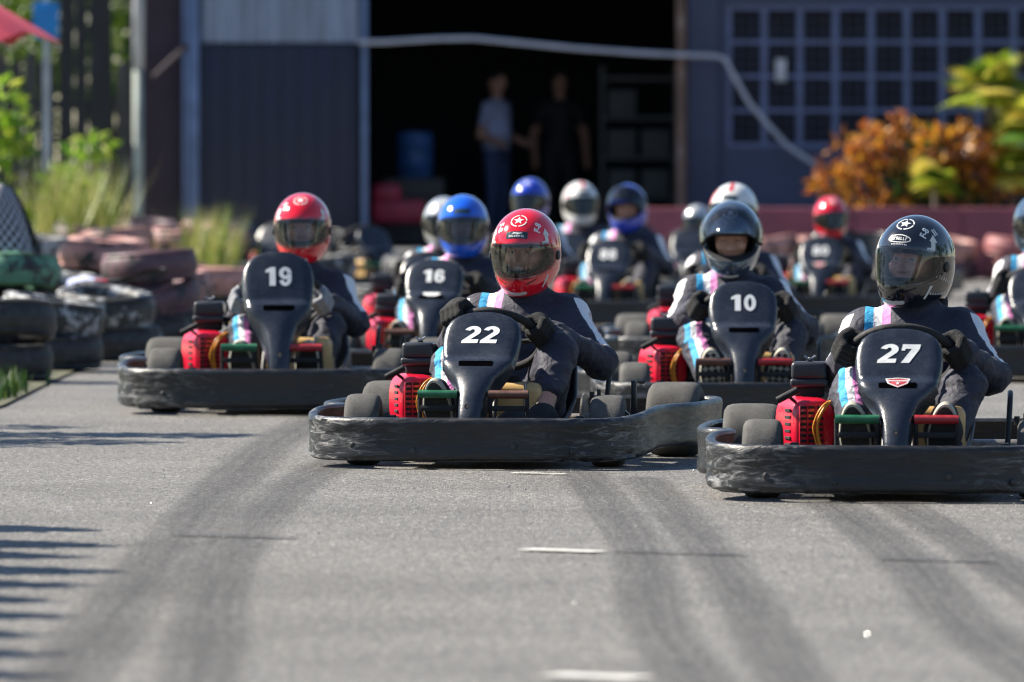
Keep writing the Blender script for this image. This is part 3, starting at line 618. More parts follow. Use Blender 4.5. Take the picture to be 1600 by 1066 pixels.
def palm(label, loc, h, n, seed, L=0.55):
    rnd = random.Random(seed); t = thing('palm', label, 'palm', loc, group='palms by the barred window')
    obj('trunk', MB().tube([(0, 0, 0), (0.02, 0, h * 0.5), (0, 0, h)], [0.05, 0.04, 0.03], 8).mesh('trunk', 'bark'), t)
    V = []; F = []; T = []
    for k in range(n):
        a = rnd.uniform(0, 2 * math.pi); el = rnd.uniform(-0.3, 1.2); d0 = Vector((math.cos(a) * math.cos(el), math.sin(a) * math.cos(el), math.sin(el))); tone = max(0, min(1, rnd.gauss(0.55, 0.35)))
        fr = L * rnd.uniform(0.6, 1.0); sd_ = d0.cross(Vector((0, 0, 1))).normalized(); q = Vector((0, 0, h)) + d0 * fr * rnd.uniform(.15, .5)
        for j in range(17):      # a fan of narrow leaflets
            b = (j - 8) / 8 * 1.25; dd = (d0 * math.cos(b) + sd_ * math.sin(b)).normalized(); e = q + dd * fr * (0.75 - 0.15 * abs(b)) + Vector((0, 0, -0.08)); wv = dd.cross(d0.cross(sd_)).normalized() * 0.013
            o = len(V); mid = (q + e) / 2 + Vector((0, 0, 0.02)); V += [q, mid + wv, e, mid - wv]; F.append((o, o + 1, o + 2, o + 3)); T += [tone] * 4
    obj('frond', np_mesh('frond', np.array([tuple(v) for v in V]), F, 'leaf_palm', attrs={'tone': np.array(T)}, smooth=False), t)
palm('yellow green fan palm rising highest beside the window bars', (4.52, 75.3, 0), 1.78, 40, 21)
palm('pale fan palm at the right edge of the picture', (4.88, 75.0, 0), 1.42, 40, 22)
palm('fan palm low between the pink shrub and the right edge', (4.72, 75.2, 0), 1.0, 30, 23, 0.45)
palm('green fan palm low between the two orange shrubs', (3.98, 74.9, 0), .85, 26, 24, 0.42)
bush('leafy_plant', 'bright lime leafed plant in front of the board fence', 'shrub', (-3.86, 71.0, 0), [((0.0, 0, 1.05), 0.17), ((0.15, 0, 1.25), 0.12), ((-0.15, 0, 0.9), 0.16), ((0.1, 0, 0.75), 0.16), ((-0.1, 0, 0.65), 0.15)], 260, 0.14, 'leaf_lime', 31)
bush('leafy_plant', 'tall lime leafed plant at the left edge under the umbrella', 'shrub', (-4.05, 62.0, 0), [((0.05, 0, 1.55), 0.18), ((0.0, 0, 1.25), 0.18), ((0.2, 0, 1.3), 0.1), ((-0.1, 0, 0.95), 0.22), ((0.05, 0, 0.7), 0.2)], 360, 0.13, 'leaf_lime', 32)
bush('leafy_plant', 'dark green undergrowth at the foot of the board fence', 'shrub', (-4.1, 72.5, 0), [((-0.6 + 0.3 * k, 0, 0.35 + 0.12 * (k % 2)), 0.28) for k in range(5)], 600, 0.12, 'leaf_dark', 33)
for k, (x, y, s, lab) in enumerate(((-5.4, 84, 1.0, 'leafy green tree behind the fence beyond the red umbrella'), (-4.4, 86, 0.9, 'leafy green tree behind the fence near the dark boards'), (-7.6, 88, 1.3, 'broad green tree farther left behind the fence'))):
    rnd = random.Random(40 + k); cl = [((rnd.gauss(0, 0.8) * s, rnd.gauss(0, 0.6) * s, 2.6 * s + rnd.gauss(0, 0.8) * s), 0.55 * s) for _ in range(26)]
    t = thing('tree', lab, 'tree', (x, y, 0), group='trees behind the fence'); V, F, T = leaves(5200, cl, 0.14, rnd)
    obj('crown', np_mesh('crown', V, F, 'leaf_green', attrs={'tone': T}, smooth=False), t); mb = MB().tube([(0, 0, 0), (0.05, 0, 1.2 * s), (0, 0, 2.4 * s)], [0.14, 0.11, 0.06], 10)
    for q in range(5): c = cl[q][0]; mb.tube([(0, 0, 1.5 * s), (c[0] * .5, c[1] * .5, (1.5 * s + c[2]) / 2), c], [0.05, 0.035, 0.012], 6)
    obj('trunk', mb.mesh('trunk', 'bark'), t)
bush('roadside_bush', 'feathery bush left of the track, seen only by its leafy shadow', 'shrub', (-4.3, 33.6, 0), [((.0, 0, 1.5), .45), ((.25, .4, 1.9), .3), ((.45, .5, 2.15), .25), ((.1, -.8, 1.5), .45), ((-.2, .9, 1.3), .45), ((.5, -.4, 1.8), .25), ((.2, -1.2, 1.3), .35), ((.3, 1.2, 1.4), .35)], 1800, .15, 'leaf_green', 34)
def grass(name, label, loc, n, h, spread, m, seed):
    rnd = random.Random(seed); V = []; F = []; T = []
    for k in range(n):
        x, y = rnd.gauss(0, spread[0]), rnd.gauss(0, spread[1]); hh = h * rnd.uniform(0.5, 1.15); a = rnd.uniform(0, 6.28); ln = rnd.uniform(0.1, 0.45) * hh; w = 0.006 + 0.004 * rnd.random(); dx, dy = math.cos(a), math.sin(a); o = len(V)
        V += [(x - w * dy, y + w * dx, 0), (x + w * dy, y - w * dx, 0), (x + dx * ln * .3 + w * .8 * dy, y + dy * ln * .3 - w * .8 * dx, hh * .55), (x + dx * ln * .3 - w * .8 * dy, y + dy * ln * .3 + w * .8 * dx, hh * .55), (x + dx * ln, y + dy * ln, hh)]
        F += [(o, o + 1, o + 2, o + 3), (o + 3, o + 2, o + 4)]; t = max(0, min(1, rnd.gauss(0.5, 0.25))); T += [t] * 5
    g = obj(name, np_mesh(name, np.array(V), F, m, attrs={'tone': np.array(T)}, smooth=False), loc=loc); g['label'] = label; g['category'] = 'grass'; g['kind'] = 'stuff'; return g
grass('tall_grass', 'tall yellow green grass behind the number nineteen kart', (-2.28, 60, 0), 420, 0.74, (0.10, 0.3), 'grass_blade', 51)
grass('tall_grass', 'tall straw coloured grass behind the chequered cloth', (-3.58, 64, 0), 900, 1.05, (0.18, 0.4), 'grass_blade', 52)
grass('weeds', 'green weeds at the foot of the tyre barrier by the left edge', (-2.50, 38.6, 0.01), 420, 0.11, (0.05, 0.7), 'grass_green', 53)

# leafy cones added out of view at left, shaped to cast the pointed shadows
def shadow_cone(k, yy, xt):
    xtip = (xt - 800) * yy / 12444.0; h = 1.5; f = h / to_sun.z; x, y = xtip + to_sun.x * f, yy + to_sun.y * f
    rnd = random.Random(70 + k); t = thing('added_shadow_cone', f'unseen leafy cone added left of the track to cast the {ORD[k]} pointed shadow', 'shrub', (x, y, 0), group='unseen shadow casters beside the track')
    cl = []
    for q in range(46): z = rnd.uniform(.12, h - .1); cl.append(((0, 0, z), max(.02, min(.36, (h - z) * .75))))
    V, F, T = leaves(1300, cl, .07, rnd); obj('foliage', np_mesh('foliage', V, F, 'leaf_green', attrs={'tone': T}, smooth=False), t)
    obj('trunk', MB().tube([(0, 0, 0), (0, 0, .12), (0, 0, .2), (0, 0, h - .75), (0, 0, h - .35), (0, 0, h - .14), (0, 0, h - .02)], [.04, .04, .34, .33, .26, .13, .01], 8).mesh('trunk', 'bark'), t)  # solid core widened to fill out the cone's cast shadow, not a trunk
for k, (yy, xt) in enumerate(((24.95, 100), (23.95, 132), (23.3, 78), (22.45, 134), (21.75, 76), (21.0, 48), (20.3, 48), (18.75, 34), (19.5, 10), (18.0, 25))): shadow_cone(k, yy, xt + 38)

rw_ = random.Random(77); V = []; F = []; T = []
for k in range(64):
    side = k % 4
    if side in (0, 1): x, y, h = rw_.uniform(-45, 45), rw_.uniform(-48, -28), rw_.uniform(6, 10)
    elif side == 2: x, y, h = rw_.uniform(17, 30), rw_.uniform(-25, 95), rw_.uniform(6, 9)
    else: x, y, h = rw_.uniform(-34, -20), rw_.uniform(-25, 75), rw_.uniform(5, 7)
    cl = [((x + rw_.gauss(0, 1.3), y + rw_.gauss(0, 1.3), h * rw_.uniform(.25, .95)), 1.5) for _ in range(8)]
    v, f, t = leaves(330, cl, .75, rw_, .7); o = sum(len(q) for q in V); V.append(v); F += [tuple(i + o for i in g) for g in f]; T.append(t)
wd = obj('woods', np_mesh('woods', np.concatenate(V), F, 'leaf_dark', attrs={'tone': np.concatenate(T)}, smooth=False)); wd['kind'] = 'stuff'; wd['label'] = 'dark belt of trees round the yard, mirrored in the helmets'; wd['category'] = 'woods'
mb = MB(); rq = random.Random(8)
for k in range(1700):
    d = 16 + 26 * rq.random() ** 1.3; x = rq.uniform(-1, 1) * d * .07; r_ = rq.uniform(.0016, .0042); M = Matrix.Translation((x, d, r_ * .6)) @ Euler((rq.uniform(0, 6.3), rq.uniform(0, 6.3), rq.uniform(0, 6.3))).to_matrix().to_4x4()
    mb.add([M @ Vector(p) * 1.0 for p in ((r_, 0, 0), (-r_, 0, 0), (0, r_, 0), (0, -r_, 0), (0, 0, r_), (0, 0, -r_))], [(0, 2, 4), (2, 1, 4), (1, 3, 4), (3, 0, 4), (2, 0, 5), (1, 2, 5), (3, 1, 5), (0, 3, 5)])
ch = obj('stone_chips', mb.mesh('stone_chips', 'stone_chip', 0)); ch['kind'] = 'stuff'; ch['label'] = 'glinting stone chips scattered over the asphalt'; ch['category'] = 'gravel'

# umbrella and blue sign at top left
um = thing('umbrella', 'red cloth umbrella whose corner hangs into the top left', 'umbrella', (-4.12, 51.0, 0))
V = []; F = []; nr = 8
for i in range(nr):
    a = i * 2 * math.pi / nr + 0.02
    for j in range(9):
        t = j / 8; V.append((1.24 * t * math.cos(a), 1.24 * t * math.sin(a), 2.55 - 0.55 * t - 0.12 * t * t))
nb = len(V)
for i in range(nr):
    for j in range(9):
        t = j / 8; a = (i + 0.5) * 2 * math.pi / nr + 0.02; rr_ = 1.24 * t * math.cos(math.pi / nr) * (1 - 0.05 * t); V.append((rr_ * math.cos(a), rr_ * math.sin(a), 2.55 - 0.55 * t - 0.12 * t * t + 0.07 * t))
for i in range(nr):
    for j in range(8):
        a, b, c = i * 9 + j, nb + i * 9 + j, ((i + 1) % nr) * 9 + j; F += [(a, a + 1, b + 1, b), (b, b + 1, c + 1, c)]
obj('canopy', MB().add(V, F).mesh('canopy', 'umbrella_red', 180), um)
for i in range(nr):
    a = i * 2 * math.pi / nr + 0.02; obj('rib', MB().tube([(0, 0, 2.5), (0.62 * math.cos(a), 0.62 * math.sin(a), 2.20), (1.22 * math.cos(a), 1.22 * math.sin(a), 1.86)], 0.008, 6).mesh('rib', 'white_post'), um)
obj('pole', MB().tube([(0, 0, 0), (0, 0, 2.6)], 0.022, 10).mesh('pole', 'white_post'), um)
sg = thing('blue_sign', 'small bright blue board behind the red umbrella', 'sign', (-4.42, 75.6, 0))
obj('board', bx(-0.12, 0.12, -0.015, 0.015, 2.25, 2.6, 0.005).mesh('board', 'sign_blue'), sg); obj('post', bx(-0.03, 0.03, 0.02, 0.07, 0, 2.7).mesh('post', 'white_post'), sg)

# ------------------------------------------------------------------ tyre barrier
prof = []
for k in range(25):
    a = 2 * math.pi * k / 24; ex = 0.55
    c, s = math.cos(a), math.sin(a); tt = 0.092 * math.copysign(abs(c) ** ex, c); rrr = 0.232 + 0.058 * math.copysign(abs(s) ** ex, s); prof.append((tt, rrr))
def barrier_mesh(m, tread=True, ph=0.0):
    mb = MB(); vv = []; n = len(prof); seg = 48
    for k in range(seg):
        a = 2 * math.pi * k / seg
        for i, (t, r) in enumerate(prof):
            rr2 = r
            if tread and r > 0.27: rr2 -= (0.008 if (k + (i % 2)) % 2 == 0 else 0) + (0.010 if i in (4, 8) else 0)
            vv.append((rr2 * math.cos(a), rr2 * math.sin(a), t))
    ff = []
    for k in range(seg):
        l = (k + 1) % seg
        for i in range(n - 1): ff.append((k * n + i, k * n + i + 1, l * n + i + 1, l * n + i))
    return mb.add(vv, ff).mesh('tyre', m, 50)
BM = {m: barrier_mesh(m) for m in ('barrier_black', 'barrier_white', 'barrier_pink', 'barrier_maroon', 'barrier_green', 'barrier_red')}
NAMEC = {'barrier_black': 'black tyre with flecks of white paint', 'barrier_white': 'tyre with flaking white paint', 'barrier_pink': 'faded pink painted tyre', 'barrier_maroon': 'dark maroon painted tyre', 'barrier_green': 'tyre with worn green paint', 'barrier_red': 'dull red painted tyre'}
LEV = {1: ['alone in'], 2: ['bottom of', 'top of'], 3: ['bottom of', 'middle of', 'top of'], 4: ['bottom of', 'second from the ground in', 'third from the ground in', 'top of']}
def stack(x, y, mats_, where, tilt=0.05, rnd=random):
    z = 0.013
    for k, m in enumerate(mats_):
        hh = 0.2; tx, ty = (rnd.uniform(-tilt, tilt) if k else 0), (rnd.uniform(-tilt, tilt) if k else 0)
        z += 0.092
        t = thing('tyre', f'{NAMEC[m]}, {LEV[len(mats_)][k]} {where}', 'tyre', (x + rnd.uniform(-0.035, 0.035), y + rnd.uniform(-0.03, 0.03), z + (0.012 if k else 0)), group='tyres of the barrier', me=BM[m], rot=(tx, ty, rnd.uniform(0, 6.28)))
        z += 0.094 + (0.012 if k else 0)
rs = random.Random(5)
LEFT = [(-2.66, 41.0, ['barrier_black', 'barrier_black']), (-2.46, 43.0, ['barrier_black', 'barrier_white']), (-2.80, 44.3, ['barrier_black', 'barrier_black', 'barrier_green']), (-2.30, 45.2, ['barrier_black', 'barrier_white']),
        (-2.17, 47.6, ['barrier_black', 'barrier_maroon', 'barrier_maroon']), (-2.75, 49.0, ['barrier_black', 'barrier_white']), (-2.25, 51.5, ['barrier_black', 'barrier_pink']), (-3.3, 50.5, ['barrier_black', 'barrier_maroon', 'barrier_white']),
        (-2.75, 54.5, ['barrier_black', 'barrier_maroon', 'barrier_pink']), (-3.35, 56.0, ['barrier_maroon', 'barrier_white', 'barrier_white']), (-2.45, 57.5, ['barrier_black', 'barrier_pink']), (-3.0, 60.0, ['barrier_black', 'barrier_maroon', 'barrier_pink']),
        (-2.6, 62.5, ['barrier_maroon', 'barrier_black', 'barrier_pink']), (-3.4, 63.5, ['barrier_black', 'barrier_pink', 'barrier_maroon']), (-2.45, 66, ['barrier_maroon', 'barrier_maroon', 'barrier_pink']), (-3.1, 68, ['barrier_maroon', 'barrier_pink', 'barrier_maroon'])]
LEFT += [(-3.05, 42.2, ['barrier_black', 'barrier_black']), (-2.66, 46.5, ['barrier_black', 'barrier_black']), (-3.2, 46.6, ['barrier_black', 'barrier_white', 'barrier_black']), (-2.62, 51.6, ['barrier_black', 'barrier_white', 'barrier_pink']), (-2.05, 54.6, ['barrier_black', 'barrier_pink'])]
LEFT.sort(key=lambda q: q[1])
for i, (x, y, ms) in enumerate(LEFT): stack(x, y, ms, f'{ORD[i]} left barrier stack from the front', 0.17, rs)
for i in range(14):
    ms = [rs.choice(['barrier_maroon', 'barrier_red']), rs.choice(['barrier_red', 'barrier_pink', 'barrier_pink'])]
    stack(1.75 + i * 0.56, 72.6 - 0.02 * i, ms, f'{ORD[i]} stack from the doorway along the red wall', 0.16, rs)
# chequered cloth slung over a stack, and a dark strip of cloth on the tyres
V = []; F = []; U = []; nu, nv = 28, 26
for j in range(nv + 1):
    for i in range(nu + 1):
        u, v = i / nu, j / nv; a = math.pi * (0.05 + 0.9 * u) * 2
        rad = 0.05 + 0.25 * v ** 0.7 + 0.025 * math.sin(a * 5) * v; V.append((rad * math.cos(a), rad * math.sin(a) * 0.8, 0.40 - 0.40 * v ** 1.1 + 0.01 * math.sin(a * 3))); U.append((u * 1.6, v * 0.52, 0.01))
for j in range(nv):
    for i in range(nu): o = j * (nu + 1) + i; F.append((o, o + 1, o + nu + 2, o + nu + 1))
ccl = np_mesh('chequered_cloth', np.array(V), F, 'chequered', attrs={'cloth_uv': np.array(U)})
thing('chequered_cloth', 'black and white chequered cloth bundled on top of the tyre stack at left', 'cloth', (-2.84, 44.3, 0.60), me=ccl, scale=(.72, .72, 1.0))
V = []; F = []
for i in range(25):
    t = i / 24
    for j in range(5):
        s = (j - 2) / 2; V.append((-0.2 + 0.55 * t, s * 0.10 * (1 - 0.5 * t), 0.03 + 0.02 * math.sin(5 * t + s) + 0.16 * max(0, t - 0.4) ** 1.2 + 0.015 * abs(s) * math.sin(9 * t)))
for i in range(24):
    for j in range(4): o = i * 5 + j; F.append((o, o + 1, o + 6, o + 5))
mbx = MB().add(V, F); mbx.mi = [0 if (k // 4) < 7 else (1 if (k // 4) < 10 else 2) for k in range(len(F))]
rag = mbx.mesh('rag', ['cloth_blue', 'decal_red', 'cloth_black'], 180); sm = rag
thing('rag', 'blue red and black rag lying across the barrier tyres', 'rag', (-2.32, 45.1, 0.415), me=rag)

# ================================================================== THE KARTS
# kart frame: origin on the ground under the middle of the front axle, nose toward -y, engine at -x
def catmull(P, closed, per=10):
    P = [Vector(p) for p in P]; n = len(P); Q = []
    for i in range(n if closed else n - 1):
        g = (lambda k: P[k % n]) if closed else (lambda k: P[max(0, min(n - 1, k))])
        p0, p1, p2, p3 = g(i - 1), g(i), g(i + 1), g(i + 2)
        for k in range(per):
            t = k / per; Q.append(0.5 * ((2 * p1) + (p2 - p0) * t + (2 * p0 - 5 * p1 + 4 * p2 - p3) * t * t + (3 * p1 - p0 - 3 * p2 + p3) * t ** 3))
    if not closed: Q.append(P[-1])
    return Q
HALF = [(0, -.405), (.25, -.40), (.42, -.375), (.56, -.30), (.635, -.17), (.650, .0), (.615, .16), (.60, .27), (.64, .36), (.70, .45), (.725, .62), (.725, .95), (.715, 1.2), (.66, 1.37), (.5, 1.42), (.25, 1.43)]
RIGHT = [(0, -.405), (.22, -.40), (.38, -.372), (.51, -.30), (.595, -.17), (.63, -.02), (.637, .14), (.645, .27), (.668, .38), (.705, .50), (.725, .66), (.725, .95), (.715, 1.2), (.66, 1.37), (.5, 1.42), (.25, 1.43)]
def make_bumper(seed):
    loop = [(x, y, 0) for x, y in RIGHT] + [(0, 1.43, 0)] + [(-x, y, 0) for x, y in HALF[:0:-1]]
    Q = catmull(loop, True, 14); n = len(Q)
    # cross-section (out, z): a band with rolled lips
    sec = [(-.022, .052), (-.010, .045), (.002, .045), (.010, .052), (.012, .065), (.011, .078), (.009, .092), (.008, .106), (.008, .12), (.008, .134), (.009, .148), (.010, .162), (.012, .175), (.013, .187), (.011, .199), (.004, .206), (-.008, .208), (-.018, .204), (-.022, .195), (-.014, .18), (-.010, .13), (-.014, .075)]
    V = []; F = []; m = len(sec); rnd = random.Random(seed); ox = rnd.uniform(0, 50); WEAR = []
    for i in range(n):
        t = (Q[(i + 1) % n] - Q[i - 1]).normalized(); nrm = Vector((t.y, -t.x, 0))
        corner = min(1, math.exp(-((Q[i].y + .16) / .26) ** 2) * max(0, min(1, (abs(Q[i].x) - .18) / .25)) * (0.55 + 0.9 * max(0, noise.noise(Vector((Q[i].x * 1.3 + ox, Q[i].y * 1.3, 9)))) + .3 * (Q[i].x < 0)) + 0.10)
        for (o, z) in sec:
            p = Q[i]
            q = Vector((p.x * 7 + ox, p.y * 7, z * 55)); d = 0.0075 * (noise.ridged_multi_fractal(q, 1.0, 2.2, 4, 1.0, 2.0) - 1.1) * corner if o > .0045 else 0
            w = 0.002 * noise.noise(Vector((p.x * 2 + ox, p.y * 2, 3)))
            u = max(0.0, min(1.0, (p.y + .32) / .45)); lift = -.014 + .032 * u * u * (3 - 2 * u)
            V.append((p.x + nrm.x * (o + d), p.y + nrm.y * (o + d), z + w + lift)); WEAR.append(corner)
    for i in range(n):
        j = (i + 1) % n
        for k in range(m): l = (k + 1) % m; F.append((i * m + k, j * m + k, j * m + l, i * m + l))
    me = MB().add(V, F).mesh('bumper', 'bumper', 50); me.attributes.new('wear', 'FLOAT', 'POINT').data.foreach_set('value', WEAR); return me
BUMPERS = [make_bumper(s) for s in range(4)]
def bolts_mesh():
    out = []
    for x, y, z, nx, ny in ((.18, -.416, .09, 0, -1), (-.20, -.416, .07, 0, -1), (.40, -.390, .07, .2, -1), (-.44, -.378, .09, -.25, -1)):
        M = Matrix.Translation((x, y, z)) @ Vector((nx, ny, 0)).to_track_quat('X', 'Z').to_matrix().to_4x4()
        out.append(MB().lathe([(0, .0), (.004, .001), (.004, .006), (.001, .011), (-.004, .011)], 12, 'x', M=M).mesh('bolt', 'engine_grey'))
    return out
BOLTS = bolts_mesh()
def tyre_mesh(r, w):
    h = w / 2; p = [(-h * .72, r * .46), (-h * .93, r * .55), (-h, r * .70), (-h * .98, r * .84), (-h * .88, r * .94), (-h * .70, r * .985), (-h * .4, r * .998), (0, r), (h * .4, r * .998), (h * .70, r * .985), (h * .88, r * .94), (h * .98, r * .84), (h, r * .70), (h * .93, r * .55), (h * .72, r * .46)]
    return MB().lathe(p, 48, 'x').mesh('tyre', 'tyre_rubber', 60)
def rim_mesh(r, w):
    h = w / 2; mb = MB().lathe([(-h * .74, r * .47), (-h * .78, r * .44), (-h * .5, r * .38), (-h * .1, r * .36), (h * .1, r * .36), (h * .5, r * .38), (h * .78, r * .44), (h * .74, r * .47)], 32, 'x')
    mb.lathe([(-.012, 0), (-.012, r * .36), (.012, r * .36), (.012, 0)], 32, 'x'); mb.lathe([(-h * .8, 0), (-h * .8, r * .17), (h * .8, r * .17), (h * .8, 0)], 20, 'x')
    for k in range(5):
        a = k * 2 * math.pi / 5; mb.tube([(-.03, r * .25 * math.cos(a), r * .25 * math.sin(a)), (.03, r * .25 * math.cos(a), r * .25 * math.sin(a))], .006, 6)
    return mb.mesh('wheel', 'worn_steel')
FR, FW, RR_, RW = .135, .135, .145, .205
T_F, T_R, W_F, W_R = tyre_mesh(FR, FW), tyre_mesh(RR_, RW), rim_mesh(FR, FW), rim_mesh(RR_, RW)

# number fairing: rows (y, z, half width, crown, flange depth)
FROWS = [(-.322, .168, .036, .010, .05), (-.325, .186, .047, .018, .06), (-.305, .225, .051, .026, .07), (-.275, .275, .057, .032, .075), (-.240, .322, .070, .034, .08), (-.205, .360, .092, .032, .075), (-.175, .388, .118, .026, .06), (-.155, .406, .135, .018, .05), (-.140, .419, .141, .010, .045),
         (-.128, .428, .139, .004, .04), (-.120, .438, .138, .005, .035), (-.100, .465, .143, .008, .03), (-.075, .500, .146, .010, .03), (-.052, .535, .142, .010, .03), (-.034, .562, .128, .009, .03), (-.024, .578, .104, .007, .028), (-.018, .588, .072, .004, .025), (-.015, .593, .035, .001, .02)]
FROWS = [(y - (.024 if .38 < z < .425 else .01), z - (.022 if z < .4 else .012), w * (.86 if z < .38 else (.95 if z < .43 else 1.0)), b * .6, f * 1.15) for y, z, w, b, f in FROWS]
def make_fairing():
    cols = [-1.0, -1.0, -.985, -.95, -.86, -.7, -.5, -.25, 0, .25, .5, .7, .86, .95, .985, 1.0, 1.0]; V = []; F = []; nc = len(cols); nr = len(FROWS)
    for i, (y, z, w, b, fl) in enumerate(FROWS):
        a = FROWS[max(0, i - 1)]; c = FROWS[min(nr - 1, i + 1)]; t = Vector((0, c[0] - a[0], c[1] - a[1])).normalized(); n = Vector((0, -t.z, t.y))
        if n.y > 0: n = -n
        for k, s in enumerate(cols):
            edge = .010 * max(0, (abs(s) - .86) / .14) ** 2; d = b * (1 - s * s) - edge
            if k in (0, nc - 1): d = -fl
            q = Vector((w * s * (1.03 if k in (0, nc - 1) else 1), y, z)) + n * d; V.append(q)
    for i in range(nr - 1):
        for k in range(nc - 1): F.append((i * nc + k, i * nc + k + 1, (i + 1) * nc + k + 1, (i + 1) * nc + k))
    # rolled top edge
    o = len(V); top = (nr - 1) * nc
    V += [Vector(V[top + k]) + Vector((0, .03, -.006)) for k in range(nc)]
    for k in range(nc - 1): F.append((top + k, top + k + 1, o + k + 1, o + k))
    bm = bmesh.new(); bv = [bm.verts.new(v) for v in V]
    for f in F: bm.faces.new([bv[i] for i in f])
    bmesh.ops.recalc_face_normals(bm, faces=bm.faces[:]); bm.normal_update(); me = bpy.data.meshes.new('number_fairing'); bm.to_mesh(me); bvh = BVHTree.FromBMesh(bm); bm.free()
    me.materials.append(MATS['fairing']); me.polygons.foreach_set('use_smooth', [True] * len(me.polygons)); me.set_sharp_from_angle(angle=R(50))
    return me, bvh
FAIR, FAIR_BVH = make_fairing()
HEAD_N = Vector((0, -.82, .57)); HEAD_U = Vector((0, .57, .82))
FD = -HEAD_N
def fair_decal(vf, z_along, m, name, dx=0.0, off=.0015):
    mb = project(vf, FAIR_BVH, Vector((dx, -.087, .483)) + HEAD_N * .2 + HEAD_U * z_along, (1, 0, 0), HEAD_U, FD, off); return mb.mesh(name, m, 0)
DIG = {  # heavy block numerals, drawn as polygons on a 0.62 x 1 cell
    '1': [[(.22, 0), (.53, 0), (.53, 1), (.30, 1), (.03, .88), (.03, .70), (.22, .76)]],
    '7': [[(.02, 1), (.62, 1), (.62, .84), (.36, 0), (.10, 0), (.36, .76), (.14, .76), (.14, .68), (.02, .68)]],
}
def arc(cx, cy, rx, ry, a0, a1, n=14): return [(cx + rx * math.cos(R(a0 + (a1 - a0) * i / n)), cy + ry * math.sin(R(a0 + (a1 - a0) * i / n))) for i in range(n + 1)]
def band(o, i): # strip between two polylines
    n = len(o); return [(*o, *i)], [(k, k + 1, n + k + 1, n + k) for k in range(n - 1)]
def strip2(o, i): n = len(o); return list(o) + list(i), [(k, k + 1, n + k + 1, n + k) for k in range(n - 1)]
def digit(c):
    if c == '1': return [(.23, 0), (.53, 0), (.53, 1), (.30, 1), (.23, .96), (.23, .74), (.04, .70), (.04, .85)], [(0, 1, 2, 3, 4, 5), (5, 4, 7, 6)]
    if c == '7': return [(.02, .76), (.62, .76), (.62, 1), (.02, 1), (.36, .76), (.62, .761), (.38, 0), (.10, 0), (.02, .66), (.14, .66), (.14, .76)], [(0, 1, 2, 3), (7, 6, 5, 4), (8, 9, 10, 0)]
    if c == '0': return strip2(arc(.31, .5, .31, .51, 0, 360, 36), arc(.31, .5, .095, .30, 0, 360, 36))
    if c == '2': 
        o = arc(.31, .70, .31, .31, 165, -35, 20) + [(.30, .22), (.62, .22), (.62, .0)]; i = arc(.30, .70, .085, .12, 165, -35, 20) + [(.0, .16), (.0, .0), (.0, .0)]
        return strip2(o, i)
    if c in '69':
        lo = strip2(arc(.31, .32, .31, .33, 0, 360, 32), arc(.31, .32, .09, .14, 0, 360, 32)); up = strip2(arc(.31, .60, .31, .41, 20, 200, 22), arc(.31, .60, .10, .22, 20, 200, 22)); st = ([(.0, .30), (.215, .30), (.215, .62), (.0, .62)], [(0, 1, 2, 3)])
        vf = join2d([lo, up, st])
        return ([(.62 - x, 1 - y) for x, y in vf[0]], vf[1]) if c == '9' else vf
    if c == '8': return join2d([strip2(arc(.31, .28, .31, .29, 0, 360, 32), arc(.31, .28, .09, .11, 0, 360, 32)), strip2(arc(.31, .75, .28, .26, 0, 360, 32), arc(.31, .75, .085, .10, 0, 360, 32))])
def number2d(s, h, slant=0.0):
    sxn = 1.36 if s[0] == '2' else 1.12
    items = []; adv = .70
    for k, c in enumerate(s):
        v, f = digit(c); items.append(([((x + (k - len(s) / 2) * adv + .04 + slant * (y - .5)) * h * sxn, (y - .5) * h) for x, y in v], f))
    return join2d(items)

def tubes_mesh(name, runs, m, seg=10, per=6):
    mb = MB()
    for pts, r in runs: mb.tube(catmull(pts, False, per) if len(pts) > 2 else pts, r, seg)
    return mb.mesh(name, m, 60)
K = {}
K['frame'] = tubes_mesh('frame', [([(-.30, -.30, .085), (-.30, .1, .085), (-.33, .5, .085), (-.33, 1.25, .09)], .016), ([(.30, -.30, .085), (.30, .1, .085), (.33, .5, .085), (.33, 1.25, .09)], .016),
    ([(-.30, -.30, .085), (.30, -.30, .085)], .016), ([(-.30, .30, .085), (.30, .30, .085)], .014), ([(-.33, 1.2, .09), (.33, 1.2, .09)], .016), ([(-.42, 0, .135), (.42, 0, .135)], .018),
    ([(-.30, -.28, .09), (-.30, -.33, .14), (-.3, -.375, .15)], .012), ([(.30, -.28, .09), (.30, -.33, .14), (.3, -.375, .15)], .012), ([(-.57, .12, .10), (-.57, .85, .10)], .014), ([(.57, .12, .10), (.57, .85, .10)], .014),
    ([(-.33, .2, .09), (-.59, .2, .10)], .012), ([(.33, .2, .09), (.59, .2, .10)], .012), ([(.33, .8, .09), (.60, .8, .10)], .012), ([(-.33, .8, .09), (-.60, .8, .10)], .012), ([(-.4, 1.2, .1), (-.4, 1.41, .13)], .014), ([(.4, 1.2, .1), (.4, 1.41, .13)], .014),
    ([(.35, .62, .10), (.36, .68, .30), (.36, .74, .34)], .010), ([(-.05, -.16, .10), (-.05, -.10, .20), (-.04, .06, .40)], .010), ([(.05, -.16, .10), (.05, -.10, .20), (.04, .06, .40)], .010)], 'black_paint')
K['floor_pan'] = MB().box((0, .05, .068), (.58, .72, .006), .002).mesh('floor_pan', 'worn_steel')
K['steering_column'] = tubes_mesh('steering_column', [([(0.035, -.12, .11), (0.045, .0, .28), (0.03, .10, .40), (0, .165, .46)], .0125)], 'metal')
K['tie_rod'] = tubes_mesh('tie_rod', [([(-.40, .06, .12), (.02, -.10, .115)], .006), ([(.40, .06, .12), (.03, -.10, .115)], .006), ([(.52, .02, .22), (.60, .16, .10)], .006)], 'metal')
